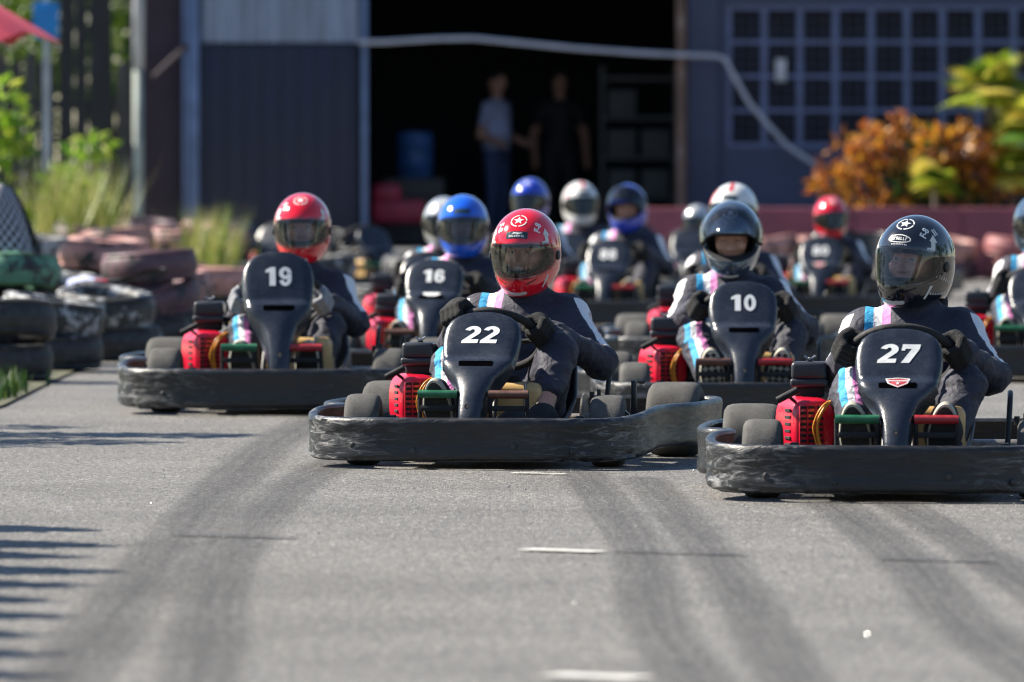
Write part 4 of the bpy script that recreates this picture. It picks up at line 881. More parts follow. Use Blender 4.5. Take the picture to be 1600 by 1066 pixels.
K['stub_axle'] = MB().tube([(-.35, 0, .135), (.35, 0, .135)], .009, 8).tube([(-.46, 0, .135), (-.34, 0, .135)], .011, 10).tube([(.34, 0, .135), (.46, 0, .135)], .011, 10).box((-.36, 0, .135), (.03, .04, .11), .006).box((.36, 0, .135), (.03, .04, .11), .006).box((.43, .05, .245), (.05, .05, .03), .006).tube([(.43, .03, .25), (.43, .03, .29)], .008, 8).tube([(.40, .05, .25), (.40, .05, .28)], .010, 8).mesh('stub_axle', 'black_paint')
K['rear_axle'] = MB().tube([(-.58, 1.05, .145), (.58, 1.05, .145)], .02, 14).lathe([(.20, .02), (.20, .10), (.206, .10), (.206, .02)], 32, 'x', M=Matrix.Translation((0, 1.05, .145))).lathe([(-.24, .02), (-.24, .085), (-.225, .085), (-.225, .02)], 32, 'x', M=Matrix.Translation((0, 1.05, .145))).mesh('rear_axle', 'worn_steel')
def make_seat():
    prof_ = [(.33, .115, .15, .02), (.42, .075, .185, .07), (.55, .055, .20, .13), (.68, .06, .205, .18), (.78, .10, .205, .20), (.86, .19, .20, .18), (.905, .32, .19, .14), (.925, .44, .175, .09), (.93, .53, .14, .04)]
    V = []; F = []; nc = 17
    for i, (y, z, w, d) in enumerate(prof_):
        a = prof_[max(0, i - 1)]; c = prof_[min(len(prof_) - 1, i + 1)]; t = Vector((0, c[0] - a[0], c[1] - a[1])).normalized(); n = Vector((0, -t.z, t.y))
        for k in range(nc):
            s = -1 + 2 * k / (nc - 1); V.append(Vector((w * math.copysign(abs(s) ** .8, s) * (1 + .1 * s * s), y, z)) + n * d * abs(s) ** 2.6)
    for i in range(len(prof_) - 1):
        for k in range(nc - 1): F.append((i * nc + k, i * nc + k + 1, (i + 1) * nc + k + 1, (i + 1) * nc + k))
    n0 = len(V); V2 = [Vector(v) * 1.0 + Vector((v.x * .04, .012, -.012)) for v in V]; F2 = [tuple(i + n0 for i in f[::-1]) for f in F]
    mb = MB().add(V + V2, F + F2)
    rim = [0 * nc + k for k in range(nc)] + [i * nc + nc - 1 for i in range(1, len(prof_))] + [(len(prof_) - 1) * nc + k for k in range(nc - 2, -1, -1)] + [i * nc for i in range(len(prof_) - 2, 0, -1)]
    mb.tube([(V[i] + V2[i]) / 2 for i in rim], .010, 8, closed=True)
    return mb.mesh('seat', 'seat_shell', 60)
K['seat'] = make_seat()
WC = Vector((0, .165, .472)); WN = Vector((0, .62, .785)).normalized(); WU = Vector((0, -WN.z, WN.y)); WR = .182
def wheel_pt(phi, r=WR): return WC + Vector((1, 0, 0)) * r * math.cos(phi) + WU * r * math.sin(phi)
mbw = MB().tube([wheel_pt(2 * math.pi * k / 40) for k in range(40)], .0155, 12, closed=True)
for ph in (R(0), R(180), R(270)): mbw.tube([WC - WN * .02, wheel_pt(ph, WR * .5) - WN * .01, wheel_pt(ph, WR)], .010, 8)
mbw.lathe([(-.03, 0), (-.03, .03), (.0, .04), (.004, .0)], 20, 'z', M=Matrix.Translation(WC - WN * .01) @ WN.to_track_quat('Z', 'Y').to_matrix().to_4x4())
K['steering_wheel'] = mbw.mesh('steering_wheel', 'black_matt', 60)
def tank():
    P = grid((-.16, -.16, -.13), (.16, .16, .13), .008); q = [np.abs(P[0]) - .105, np.abs(P[1]) - .075, np.abs(P[2] - 0) - .085]
    F_ = np.sqrt(np.maximum(q[0], 0) ** 2 + np.maximum(q[1], 0) ** 2 + np.maximum(q[2], 0) ** 2) - .03
    V, Q = nets(F_, (-.16, -.16, -.13), .008); return np_mesh('fuel_tank', V + np.array([.09, .06, .20]), Q, 'amber_tank')
K['fuel_tank'] = tank()
K['tank_cap'] = MB().lathe([(0, 0), (0, .03), (.02, .03), (.025, .026), (.025, 0)], 20, 'z', M=Matrix.Translation((.09, .06, .316))).mesh('tank_cap', 'black_matt')
K['tank_strap'] = MB().box((.16, .06, .20), (.012, .22, .24), .004).box((.04, .06, .20), (.012, .22, .24), .004).mesh('tank_strap', 'worn_steel')
def pedal(side, m):
    x = side * .135; mb = MB().tube([(x - .075, -.262, .278), (x + .075, -.262, .278)], .0155, 14)
    return mb.mesh('pedal', m, 60)
def pedal_arm(side):
    x = side * .135; return MB().tube([(x - .07, -.262, .28), (x - .07, -.24, .09)], .008, 8).tube([(x + .07, -.262, .28), (x + .07, -.24, .09)], .008, 8).box((x, -.262, .225), (.13, .014, .02), .003).mesh('pedal_arm', 'black_matt')
K['pedal_arm_l'], K['pedal_arm_r'] = pedal_arm(-1), pedal_arm(1)
for c in ('green', 'red', 'brown'): K['pedal_l_' + c] = pedal(-1, 'pedal_' + c); K['pedal_r_' + c] = pedal(1, 'pedal_' + c)
# engine, beside the seat on the -x side
EX, EY = -.335, .40
def make_engine():
    e = {}
    mb = MB().box((EX + .08, EY + .05, .215), (.16, .20, .20), .02).box((EX + .13, EY - .02, .29), (.12, .15, .11), .02)
    for k in range(7): mb.box((EX + .165, EY - .04, .17 + k * .022), (.11, .17, .008), .002)
    mb.box((EX + .02, EY + .02, .11), (.28, .28, .02), .004).tube([(EX + .10, EY - .08, .30), (EX + .18, EY - .10, .315), (EX + .22, EY - .02, .33)], .022, 10)
    e['engine_block'] = mb.mesh('engine_block', 'engine_grey')
    # red fan shroud: rounded drum with a flat face full of slots, toward the front left
    M = Matrix.Translation((EX, EY - .05, .235)) @ Euler((0, 0, R(24))).to_matrix().to_4x4()
    mb = MB(); n = 40; outl = []
    for k in range(n):
        a = 2 * math.pi * k / n; c, s = math.cos(a), math.sin(a); ex = .62; outl.append((.088 * math.copysign(abs(c) ** ex, c), .108 * math.copysign(abs(s) ** ex, s)))
    V = []; F = []; M = M @ Matrix.Diagonal((.92, 1, .92, 1)); lv = [(-.085, .55), (-.085, .80), (-.078, .90), (-.060, .97), (-.03, 1.0), (.05, 1.03), (.09, 1.03)]
    for (y, sc) in lv: V += [(x * sc, y, z * sc) for x, z in outl]
    for i in range(len(lv) - 1):
        for k in range(n): l = (k + 1) % n; F.append((i * n + k, i * n + l, (i + 1) * n + l, (i + 1) * n + k))
    F.append(tuple(range(n))); mb.add(V, F).xf(M); e['fan_shroud'] = mb.mesh('fan_shroud', 'engine_red', 50)
    sl = MB(); gr = MB()
    for row in range(8):
        for cx in (-.052, -.02, .014):
            sl.box((cx, -.0855, -.075 + row * .021), (.024, .006, .0105), .001)
    for row in range(6):
        sl.box((-.0875, -.02, -.07 + row * .026), (.006, .05, .011), .001)
    sl.xf(M); e['vent_slots'] = sl.mesh('vent_slots', 'black_matt')
    # raised light ribs left between the slots
    for cx in (-.068, -.036, -.003, .030): gr.box((cx, -.089, -.005), (.0035, .006, .165), .0012)
    gr.xf(M); e['vent_ribs'] = gr.mesh('vent_ribs', 'engine_red')
    AX = EX + .005; mb = MB().box((AX, EY + .02, .425), (.125, .125, .062), .014, seg=3).box((AX, EY + .02, .383), (.132, .132, .030), .010, seg=3).tube([(AX, EY + .02, .45), (AX, EY + .02, .462)], .012, 12)
    e['air_box'] = mb.mesh('air_box', 'air_box', 50)
    mb = MB().tube([(AX, EY + .02, .455), (AX, EY + .02, .472)], .004, 8).tube([(AX - .02, EY + .02, .476), (AX - .005, EY + .02, .466), (AX + .005, EY + .02, .466), (AX + .02, EY + .02, .476)], .004, 8)
    e['wing_nut'] = mb.mesh('wing_nut', 'metal')
    e['air_box_neck'] = MB().box((AX, EY + .02, .355), (.10, .09, .05), .01).mesh('air_box_neck', 'black_matt')
    mb = MB().tube([(EX - .10, EY - .13, .325), (EX - .03, EY - .13, .362)], .0125, 10).tube([(EX - .065, EY - .13, .343), (EX - .03, EY - .09, .31)], .006, 8)
    e['recoil_handle'] = mb.mesh('recoil_handle', 'black_matt', 60)
    e['fuel_hose'] = tubes_mesh('fuel_hose', [([(EX + .16, EY - .06, .335), (EX + .09, EY - .15, .325), (EX + .045, EY - .17, .26), (EX + .045, EY - .165, .19), (EX + .07, EY - .15, .13)], .0055), ([(EX + .18, EY - .05, .34), (EX + .075, EY - .16, .32), (EX + .030, EY - .175, .25), (EX + .034, EY - .165, .19), (EX + .055, EY - .15, .13)], .0035)], 'hose_orange')
    e['throttle_cable'] = tubes_mesh('throttle_cable', [([(EX + .10, EY - .06, .365), (EX + .15, EY - .09, .345), (EX + .22, EY - .08, .35), (EX + .26, EY - .02, .34)], .008), ([(EX + .09, EY - .03, .37), (EX + .17, EY - .07, .37), (EX + .25, EY - .05, .365)], .004)], 'hose_yellow')
    mb = MB().box((EX + .155, EY - .03, .345), (.08, .06, .05), .012).lathe([(0, 0), (0, .024), (.05, .024), (.05, 0)], 16, 'x', M=Matrix.Translation((EX + .13, EY - .085, .325))).box((EX + .20, EY - .06, .365), (.09, .05, .012), .003).tube([(EX + .18, EY - .09, .30), (EX + .22, EY - .09, .37)], .006, 8).tube([(EX + .14, EY - .09, .30), (EX + .24, EY - .07, .31)], .008, 8)
    e['carburettor'] = mb.mesh('carburettor', 'black_paint')
    mb = MB().box((EX + .20, EY + .16, .385), (.13, .18, .09), .03, seg=3); e['muffler'] = mb.mesh('muffler', 'heat_shield', 50)
    return e
ENG = make_engine()
LEVER = MB().box((.62 - .14, .55, .24), (.02, .03, .14), .004).tube([(.47, .55, .17), (.47, .62, .30), (.50, .66, .30)], .008, 8).mesh('brake_lever', 'black_paint')
VENT = project(poly2d([(-.064, -.009), (.064, -.009), (.066, .006), (.060, .009), (-.060, .009), (-.066, .006)], 3), FAIR_BVH, (0, -.8, .392), (1, 0, 0), (0, 0, 1), (0, 1, 0), .0012).mesh('vent_slot', 'slot_shade', 0)  # flat black patch painted on the fairing where a recess would be in shade
FBOLT = MB().lathe([(0, 0), (0, .006), (-.006, .009), (-.012, .009)], 12, 'y', M=Matrix.Translation((0, -.352, .235))).mesh('fairing_bolt', 'worn_steel')

def kart(num, X, Y, yaw, label, seed, pedals=('green', 'red'), twist=0.0, steer=0.0, slant=0.0, sticker=None, group='karts on the track', near=True, numsize=.075, fz=1.0, fdz=0.0, size=1.0):
    t = thing('kart', label, 'go kart', (X, Y, 0), R(yaw), group)     # positive yaw: nose swings toward -x
    t.rotation_euler = (0, 0, -R(yaw))
    b = obj('bumper', BUMPERS[seed % 4], t)
    for bo in BOLTS: obj('bolt', bo, b)
    for nm in ('frame', 'floor_pan', 'steering_column', 'tie_rod', 'stub_axle', 'rear_axle', 'seat', 'steering_wheel'): obj(nm, K[nm], t)
    ft = obj('fuel_tank', K['fuel_tank'], t); obj('tank_cap', K['tank_cap'], ft); obj('tank_strap', K['tank_strap'], ft)
    for s, sd_ in ((-1, 'l'), (1, 'r')):
        p = obj('pedal', K[f'pedal_{sd_}_' + pedals[0 if s < 0 else 1]], t, label=f'{pedals[0 if s < 0 else 1]} pedal bar'); obj('pedal_arm', K['pedal_arm_' + sd_], p)
    for x, y, z, rm, tm, st in ((-.47, 0, FR, W_F, T_F, steer), (.47, 0, FR, W_F, T_F, steer), (-.565, 1.05, RR_, W_R, T_R, 0), (.565, 1.05, RR_, W_R, T_R, 0)):
        w = obj('wheel', rm, t, (x, y, z), (random.uniform(0, 6.28), 0, -R(st))); obj('tyre', tm, w)
    e = obj('engine', ENG['engine_block'], t)
    for nm in ENG:
        if nm != 'engine_block':
            q = obj(nm, ENG[nm], e)
            if nm in ('vent_slots', 'vent_ribs'): q['kind'] = 'stuff'
    obj('brake_lever', LEVER, t)
    f = obj('number_fairing', FAIR, t)
    P = Vector((0, -.32, 0)); f.matrix_local = Matrix.Rotation(-R(twist), 4, 'Z') @ Matrix.Translation((0, 0, .17 + fdz)) @ Matrix.Diagonal((1, 1, fz, 1)) @ Matrix.Translation((0, 0, -.17)); t.scale = (size,) * 3
    obj('vent_slot', VENT, f); obj('fairing_bolt', FBOLT, f)
    if num: obj('number', fair_decal(number2d(num, numsize, slant), .012, 'number_white', 'number'), f)
    if sticker == 'shield':
        obj('sticker', fair_decal(poly2d([(-.042, .016), (0, .022), (.042, .016), (.034, -.008), (0, -.026), (-.034, -.008)], 2), -.122, 'sticker_red', 'sticker', off=.002), f)
        obj('sticker_border', fair_decal(join2d([strip2([(-.042, .016), (0, .022), (.042, .016), (.034, -.008), (0, -.026), (-.034, -.008), (-.042, .016)], [(-.037, .013), (0, .018), (.037, .013), (.030, -.006), (0, -.022), (-.030, -.006), (-.037, .013)]), ([(-.036, .002), (.036, .002), (.035, .006), (-.035, .006)], [(0, 1, 2, 3)]), place2d(star2d(.008), 0, -.008)]), -.122, 'decal_white', 'sticker_border', off=.0035), f)
    if sticker == 'white': obj('sticker', fair_decal(poly2d([(-.045, .012), (.045, .012), (.04, -.004), (.02, -.014), (-.02, -.014), (-.04, -.004)], 2), -.115, 'decal_white', 'sticker', off=.002), f)
    return t

# ================================================================== HELMETS
HC = np.array([0, .01, -.012])         # centre of the eye opening
def helmet_outer(P):
    d = sd_ell(P, (0, .018, .018), (.1325, .168, .150))
    d = smin(d, sd_ell(P, (0, -.058, -.088), (.088, .112, .086)), .07)
    d = smin(d, sd_ell(P, (0, .045, -.070), (.106, .112, .10)), .06)
    return smax(d, -(P[2] + .160), .02)
def ang(P):
    x, y, z = P[0] - HC[0], P[1] - HC[1], P[2] - HC[2]
    return np.degrees(np.arctan2(x, -y)), np.degrees(np.arctan2(z, np.sqrt(x * x + y * y)))
def opening(P, amax, up, dn):
    a, e = ang(P); ec = (up + dn) / 2 - 1.0 * (np.abs(a) / 70) ** 2; eh = (up - dn) / 2
    return ((np.abs(a / amax) ** 3.2 + np.abs((e - ec) / eh) ** 2.6) ** (1 / 2.8) - 1) * .05
def build_helmet():
    lo, h = (-.16, -.20, -.19), .0042; P = grid(lo, (.16, .22, .20), h)
    o = helmet_outer(P); inner = np.minimum(o + .030, 1); shell = smax(o, -(sd_ell(P, (0, .02, -.02), (.104, .134, .118))), .006)
    shell = smax(shell, -sd_cone(P, (0, .02, -.04), (0, .03, -.22), .095, .098), .012)
    ops = opening(P, 66, 23, -16.5)
    shell = np.where(P[1] < .07, smax(shell, -ops, .006), shell)
    V, Q = nets(shell, lo, h)
    # inside faces become lining
    cen = V[Q].mean(1); dout = helmet_outer((cen[:, 0], cen[:, 1], cen[:, 2])); mi = (dout < -.008).astype(int)
    Vo, Qo = nets(o, lo, h); bm = bmesh.new(); bv = [bm.verts.new(v) for v in Vo.tolist()]
    for q in Qo.tolist(): bm.faces.new([bv[i] for i in q])
    bm.normal_update(); bvh = BVHTree.FromBMesh(bm); bm.free()
    return V, Q, mi, bvh
HV, HQ, HMI, H_BVH = build_helmet()
HELMET_ME = {}
def helmet_mesh(m):
    if m not in HELMET_ME: HELMET_ME[m] = np_mesh('helmet', HV, HQ, [m, 'helmet_liner'], HMI)
    return HELMET_ME[m]
def ray_out(a, e, off):
    d = Vector((math.sin(R(a)) * math.cos(R(e)), -math.cos(R(a)) * math.cos(R(e)), math.sin(R(e)))); c = Vector(HC)
    hit = H_BVH.ray_cast(c, d); return hit[0] + d * off if hit[0] else c + d * .15
def visor_mesh(m):
    V = []; F = []; na, ne = 44, 16
    for i in range(na + 1):
        a = -80 + 160 * i / na; k = (1 - (abs(a) / 84) ** 4) ** .5; ec = 3.2 - 1 * (abs(a) / 70) ** 2
        for j in range(ne + 1):
            e = ec + (2 * j / ne - 1) * (20.5 * k + 3.2); V.append(ray_out(a, e, .0045))
    for i in range(na):
        for j in range(ne): o = i * (ne + 1) + j; F.append((o, o + 1, o + ne + 2, o + ne + 1))
    return MB().add(V, F).mesh('visor', m, 180)
def gasket_mesh():
    pts = []
    for k in range(72):
        t = 2 * math.pi * k / 72; c, s = math.cos(t), math.sin(t); a = 67 * math.copysign(abs(c) ** (2 / 3.2), c); ec = 3.2 - 1 * (abs(a) / 70) ** 2; e = ec + 20.3 * math.copysign(abs(s) ** (2 / 2.6), s); pts.append(ray_out(a, e, .0005))
    return MB().tube(pts, .0032, 8, closed=True).mesh('gasket', 'gasket', 180)
GASKET = gasket_mesh(); VISORS = {m: visor_mesh(m) for m in ('visor_clear', 'visor_smoke', 'visor_dark')}
PIVOT = []
for s in (-1, 1):
    p = ray_out(s * 82, 2, .004); PIVOT.append(MB().lathe([(-.006, 0), (-.006, .019), (.002, .019), (.005, .015), (.005, 0)], 20, 'x', M=Matrix.Translation(p) @ (Matrix.Rotation(math.pi, 4, 'Z') if s < 0 else Matrix())).mesh('visor_pivot', 'gasket'))
def hel_decal(vf, a, e, m, name, roll=0.0, off=.0012):
    """drawing centred at angular position a (azimuth), e (elevation) on the helmet"""
    d = Vector((math.sin(R(a)) * math.cos(R(e)), -math.cos(R(a)) * math.cos(R(e)), math.sin(R(e)))); ux = Vector((math.cos(R(a)), math.sin(R(a)), 0)); uy = d.cross(ux) * -1
    if uy.z < 0: uy = -uy
    return project(place2d(vf, rot=R(roll)), H_BVH, Vector(HC) + d * .4, ux, uy, -d, off).mesh(name, m, 0)
rsd = random.Random(9)
DECAL = {
 'star': hel_decal(join2d([star2d(.021), ring2d(.0275, .032)]), 0, 59, 'decal_white', 'star_emblem'),
 'plate': hel_decal(poly2d([(-.042, -.0145), (.042, -.0145), (.042, .0145), (-.042, .0145)], 4), 0, 37, 'decal_teal', 'brow_plate'),
 'plate_mark': hel_decal(join2d([place2d(scribble(.062, .0085, 9, rsd), 0, -.005), ([(-.020, .003), (-.004, .0045), (.006, .003), (.024, .008), (.004, .0105), (-.012, .010)], [(0, 1, 2, 3, 4, 5)])]), 0, 37, 'decal_white', 'brow_lettering', off=.0024),
 'chin': hel_decal(poly2d([(-.036, -.004), (-.030, -.0085), (.030, -.0085), (.036, -.004), (.036, .005), (.031, .0095), (-.031, .0095), (-.036, .005)], 3), 0, -38, 'decal_grey', 'chin_sticker'),
 'f8r': hel_decal(text2d('F-8', .034, .0011, sub=1), 40, 47, 'decal_white', 'lettering', roll=62),
 'f8l': hel_decal(text2d('F-8', .034, .0011, sub=1), -40, 47, 'decal_white', 'lettering', roll=-62),
 'arrow_r': hel_decal(poly2d([(-.026, -.028), (.012, -.028), (.016, .004), (.024, .006), (.012, .034), (-.008, .008), (-.002, .006), (-.004, -.016), (-.020, -.016)], 3), 50, 34, 'decal_grey', 'arrow_graphic', roll=0),
 'arrow_l': hel_decal(poly2d([(.026, -.028), (-.012, -.028), (-.016, .004), (-.024, .006), (-.012, .034), (.008, .008), (.002, .006), (.004, -.016), (.020, -.016)], 3), -50, 34, 'decal_white', 'arrow_graphic', roll=0),
 'cheek_r': hel_decal(poly2d([(-.010, -.022), (.0, -.024), (.014, .024), (.002, .024)], 3), 46, -33, 'decal_grey', 'cheek_graphic', roll=-14),
 'cheek_l': hel_decal(poly2d([(.010, -.022), (.0, -.024), (-.014, .024), (-.002, .024)], 3), -46, -33, 'decal_grey', 'cheek_graphic', roll=14),
 'vent_r': hel_decal(poly2d([(-.022, -.002), (.020, .006), (.020, .010), (-.020, .003)], 2), 20, -26, 'helmet_liner', 'chin_vent'),
 'vent_l': hel_decal(poly2d([(.022, -.002), (-.020, .006), (-.020, .010), (.020, .003)], 2), -20, -26, 'helmet_liner', 'chin_vent'),
 'oval': hel_decal(join2d([strip2(arc(0, 0, .042, .016, 0, 360, 40), arc(0, 0, .0385, .013, 0, 360, 40)), place2d(scribble(.060, .012, 7, rsd), 0, 0), place2d(scribble(.06, .005, 10, rsd), .004, -.021)]), 0, 36, 'decal_white', 'brow_logo'),
 'stripes_r': hel_decal(join2d([([(-.06 + .014 * i, -.04), (-.054 + .014 * i, -.04), (-.036 + .014 * i, .035 - .004 * i), (-.042 + .014 * i, .035 - .004 * i)], [(0, 1, 2, 3)]) for i in range(7)]), 80, -24, 'decal_grey', 'side_flashes'),
 'tri_r': hel_decal(join2d([([(-.004 + .011 * i, -.012), (.003 + .011 * i, -.012), (.003 + .011 * i, .014), (-.004 + .011 * i, .014)], [(0, 1, 2, 3)]) for i in range(2)]), 60, 49, 'decal_grey', 'side_bars', roll=20),
 'red_band': hel_decal(poly2d([(-.014, -.05), (.014, -.05), (.010, .05), (-.010, .05)], 5), 0, 68, 'decal_red', 'crown_band'),
 'red_side': hel_decal(poly2d([(-.02, -.05), (.006, -.05), (.02, .05), (-.006, .05)], 5), -60, 40, 'decal_red', 'side_band'),
}
STYLES = {
 'race': ['star', 'plate', 'plate_mark', 'chin', 'f8r', 'f8l', 'arrow_r', 'arrow_l', 'cheek_r', 'cheek_l', 'vent_r', 'vent_l'],
 'black': ['star', 'oval', 'chin', 'f8r', 'arrow_r', 'arrow_l', 'cheek_r', 'vent_r', 'vent_l', 'stripes_r', 'tri_r'],
 'plain': ['plate', 'vent_r', 'vent_l'], 'open': ['star', 'chin', 'vent_r', 'vent_l'], 'white': ['red_band', 'red_side', 'plate'], 'star19': ['star', 'arrow_r', 'arrow_l', 'f8l', 'chin', 'vent_r', 'vent_l'], 'far': ['star']}

# ------------------------------------------------------------------ head and face (helmet frame)
def build_head():
    lo, h = (-.10, -.13, -.15), .0042; P = grid(lo, (.10, .14, .13), h)
    d = sd_ell(P, (0, .03, .015), (.076, .095, .098)); d = smin(d, sd_ell(P, (0, -.020, -.055), (.058, .066, .068)), .05)
    d = smin(d, sd_cone(P, (0, -.086, -.008), (0, -.106, -.040), .009, .0135), .016)                       # nose
    for s in (-1, 1):
        d = smin(d, sd_cone(P, (s * .010, -.098, -.044), (s * .014, -.094, -.044), .007, .006), .008)       # nostril wings
        d = smin(d, sd_cone(P, (s * .014, -.080, .020), (s * .045, -.068, .018), .010, .009), .018)        # brow ridge
        d = smin(d, sd_ell(P, (s * .040, -.056, -.034), (.022, .024, .020)), .03)                           # cheekbone
        d = smax(d, -sd_ell(P, (s * .032, -.088, -.002), (.018, .014, .011)), .014)                         # eye socket
        d = smin(d, sd_ell(P, (s * .031, -.066, -.004), (.0135, .0135, .0135)), .002)                       # eyeball under lid
        d = smin(d, sd_ell(P, (s * .078, .03, -.02), (.008, .018, .030)), .012)                             # ear
    d = smin(d, sd_cone(P, (-.018, -.080, -.073), (.018, -.080, -.073), .0065, .0065), .008)                # lips
    d = smin(d, sd_cone(P, (-.015, -.077, -.083), (.015, -.077, -.083), .0065, .0065), .006)
    d = smin(d, sd_ell(P, (0, -.068, -.110), (.022, .018, .018)), .03)                                      # chin
    V, Q = nets(d, lo, h); c = V[Q].mean(1); mi = np.zeros(len(Q), int)
    x, y, z = np.abs(c[:, 0]), c[:, 1], c[:, 2]
    mi[(y < -.045) & (x > .012) & (x < .050) & (np.abs(z - (.0185 - .10 * (x - .03) ** 2 * 8)) < .0036)] = 1
    mi[(y < -.06) & (x < .022) & (z < -.066) & (z > -.089)] = 2
    mi[(y < -.070) & (np.abs(x - .031) < .0115) & (np.abs(z + .004) < .0036)] = 3
    mi[(y < -.070) & (np.abs(x - .031) < .0052) & (np.abs(z + .004) < .0042)] = 4
    mi[(c[:, 1] > .0) | (z > .060)] = 5
    return V, Q, mi
FV, FQ, FMI = build_head(); FV = FV + np.array([0, -.004, .020])
FMI_CLOSED = np.where(FMI == 3, 0, FMI); FMI_CLOSED = np.where((FMI_CLOSED == 4) | (FMI == 3), np.where(FV[FQ].mean(1)[:, 2] < .016, 1, 0), FMI_CLOSED)

# ------------------------------------------------------------------ drivers
def hand_frame(phi):
    """outward radial, wheel normal toward driver, rim tangent at rim angle phi"""
    e = (Vector((1, 0, 0)) * math.cos(phi) + WU * math.sin(phi)).normalized(); return e, WN, e.cross(WN).normalized()
def glove(phi, wrist, m, side):
    e, n, tg = hand_frame(phi); C = wheel_pt(phi); wrist = Vector(wrist)
    def pt(angle, r, s): return C + (n * math.cos(R(angle)) + e * math.sin(R(angle))) * r + tg * s
    lo = Vector([min(C[i], wrist[i]) - .11 for i in range(3)]); hi = Vector([max(C[i], wrist[i]) + .11 for i in range(3)]); h = .0046
    P = grid(lo, hi, h); d = None
    up = 1 if tg.z > 0 else -1
    for k, (s, L) in enumerate(((.041, 205), (.0145, 235), (-.012, 225), (-.037, 195))):
        s *= up; pts = [pt(25, .044, s), pt(75, .046, s), pt(125, .042, s), pt(170, .037, s), pt(L, .032, s)]; rad = [.0165, .0165, .0155, .0145, .0130]
        for a, b, ra, rb in zip(pts, pts[1:], rad, rad[1:]):
            q = sd_cone(P, a, b, ra, rb); d = q if d is None else smin(d, q, .006)
    palm_a, palm_b = pt(20, .038, .018 * up), pt(20, .038, -.024 * up)
    d = smin(d, sd_cone(P, palm_a, palm_b, .028, .026), .02)
    d = smin(d, sd_cone(P, (palm_a + palm_b) / 2, wrist, .032, .030), .03)
    th = [pt(0, .040, .040 * up), pt(-50, .036, .050 * up), pt(-110, .032, .040 * up)]
    for a, b in zip(th, th[1:]): d = smin(d, sd_cone(P, a, b, .0155, .0135), .008)
    V, Q = nets(d, lo, h); return np_mesh('glove', V, Q, m)
def shoe(ankle, toe_dir, side_dir, L=.265, m_up='shoe_dark', m_sole='shoe_sole', low=False):
    """local frame: X across, Y along heel->toe, Z from sole up to ankle"""
    lo, h = (-.07, -.06, -.035), .007; P = grid(lo, (.07, L, .15), h)
    d = sd_cone(P, (0, -.015, .035), (0, .12, .038), .042, .046); d = smin(d, sd_cone(P, (0, .12, .034), (0, .185, .026), .047, .036), .04); d = smin(d, sd_cone(P, (0, .005, .04), (0, -.005, .062 if low else .11), .045, .044), .04)
    d = smax(d, -(P[2] - 0.0), .006); V, Q = nets(d, lo, h)
    up_me = np_mesh('shoe', V, Q, m_up)
    out = []
    for k in range(48):
        t = 2 * math.pi * k / 48; y = .085 + .145 * math.cos(t); w = .046 - .010 * (math.cos(t) < 0) * abs(math.cos(t)) - .005 * math.exp(-((y - .07) / .04) ** 2); out.append((w * math.sin(t), y))
    mb = MB(); n = len(out); V2 = [(x, y, .012) for x, y in out] + [(x * 1.03, y * 1.0, -.004) for x, y in out] + [(x * .96, y, -.018) for x, y in out] + [(x * .90, .085 + (y - .085) * .94, -.018) for x, y in out]
    F2 = []; mi = []
    for r_ in range(3):
        for k in range(n): l = (k + 1) % n; F2.append((r_ * n + k, r_ * n + l, (r_ + 1) * n + l, (r_ + 1) * n + k)); mi.append(0)
    F2.append(tuple(3 * n + k for k in range(n))); mi.append(1)
    mb.add(V2, F2); mb.mi = mi; so_me = mb.mesh('sole', ['shoe_rubber', m_sole], 40)
    lc = MB()
    for k in range(6): y = .040 + k * .022; lc.tube([(-.034, y, .066 - k * .005), (0, y + .004, .086 - k * .006), (.034, y, .066 - k * .005)], .0055, 6)
    lc_me = lc.mesh('lace', 'lace', 60)
    ty = Vector(toe_dir).normalized(); tx = Vector(side_dir); tx = (tx - ty * tx.dot(ty)).normalized(); tz = tx.cross(ty)
    M = Matrix((tx, ty, tz)).transposed().to_4x4() @ Matrix.Diagonal((1.22, 1.05, 1.05, 1)); M.translation = Vector(ankle) - tz * .088
    return up_me, so_me, lc_me, M

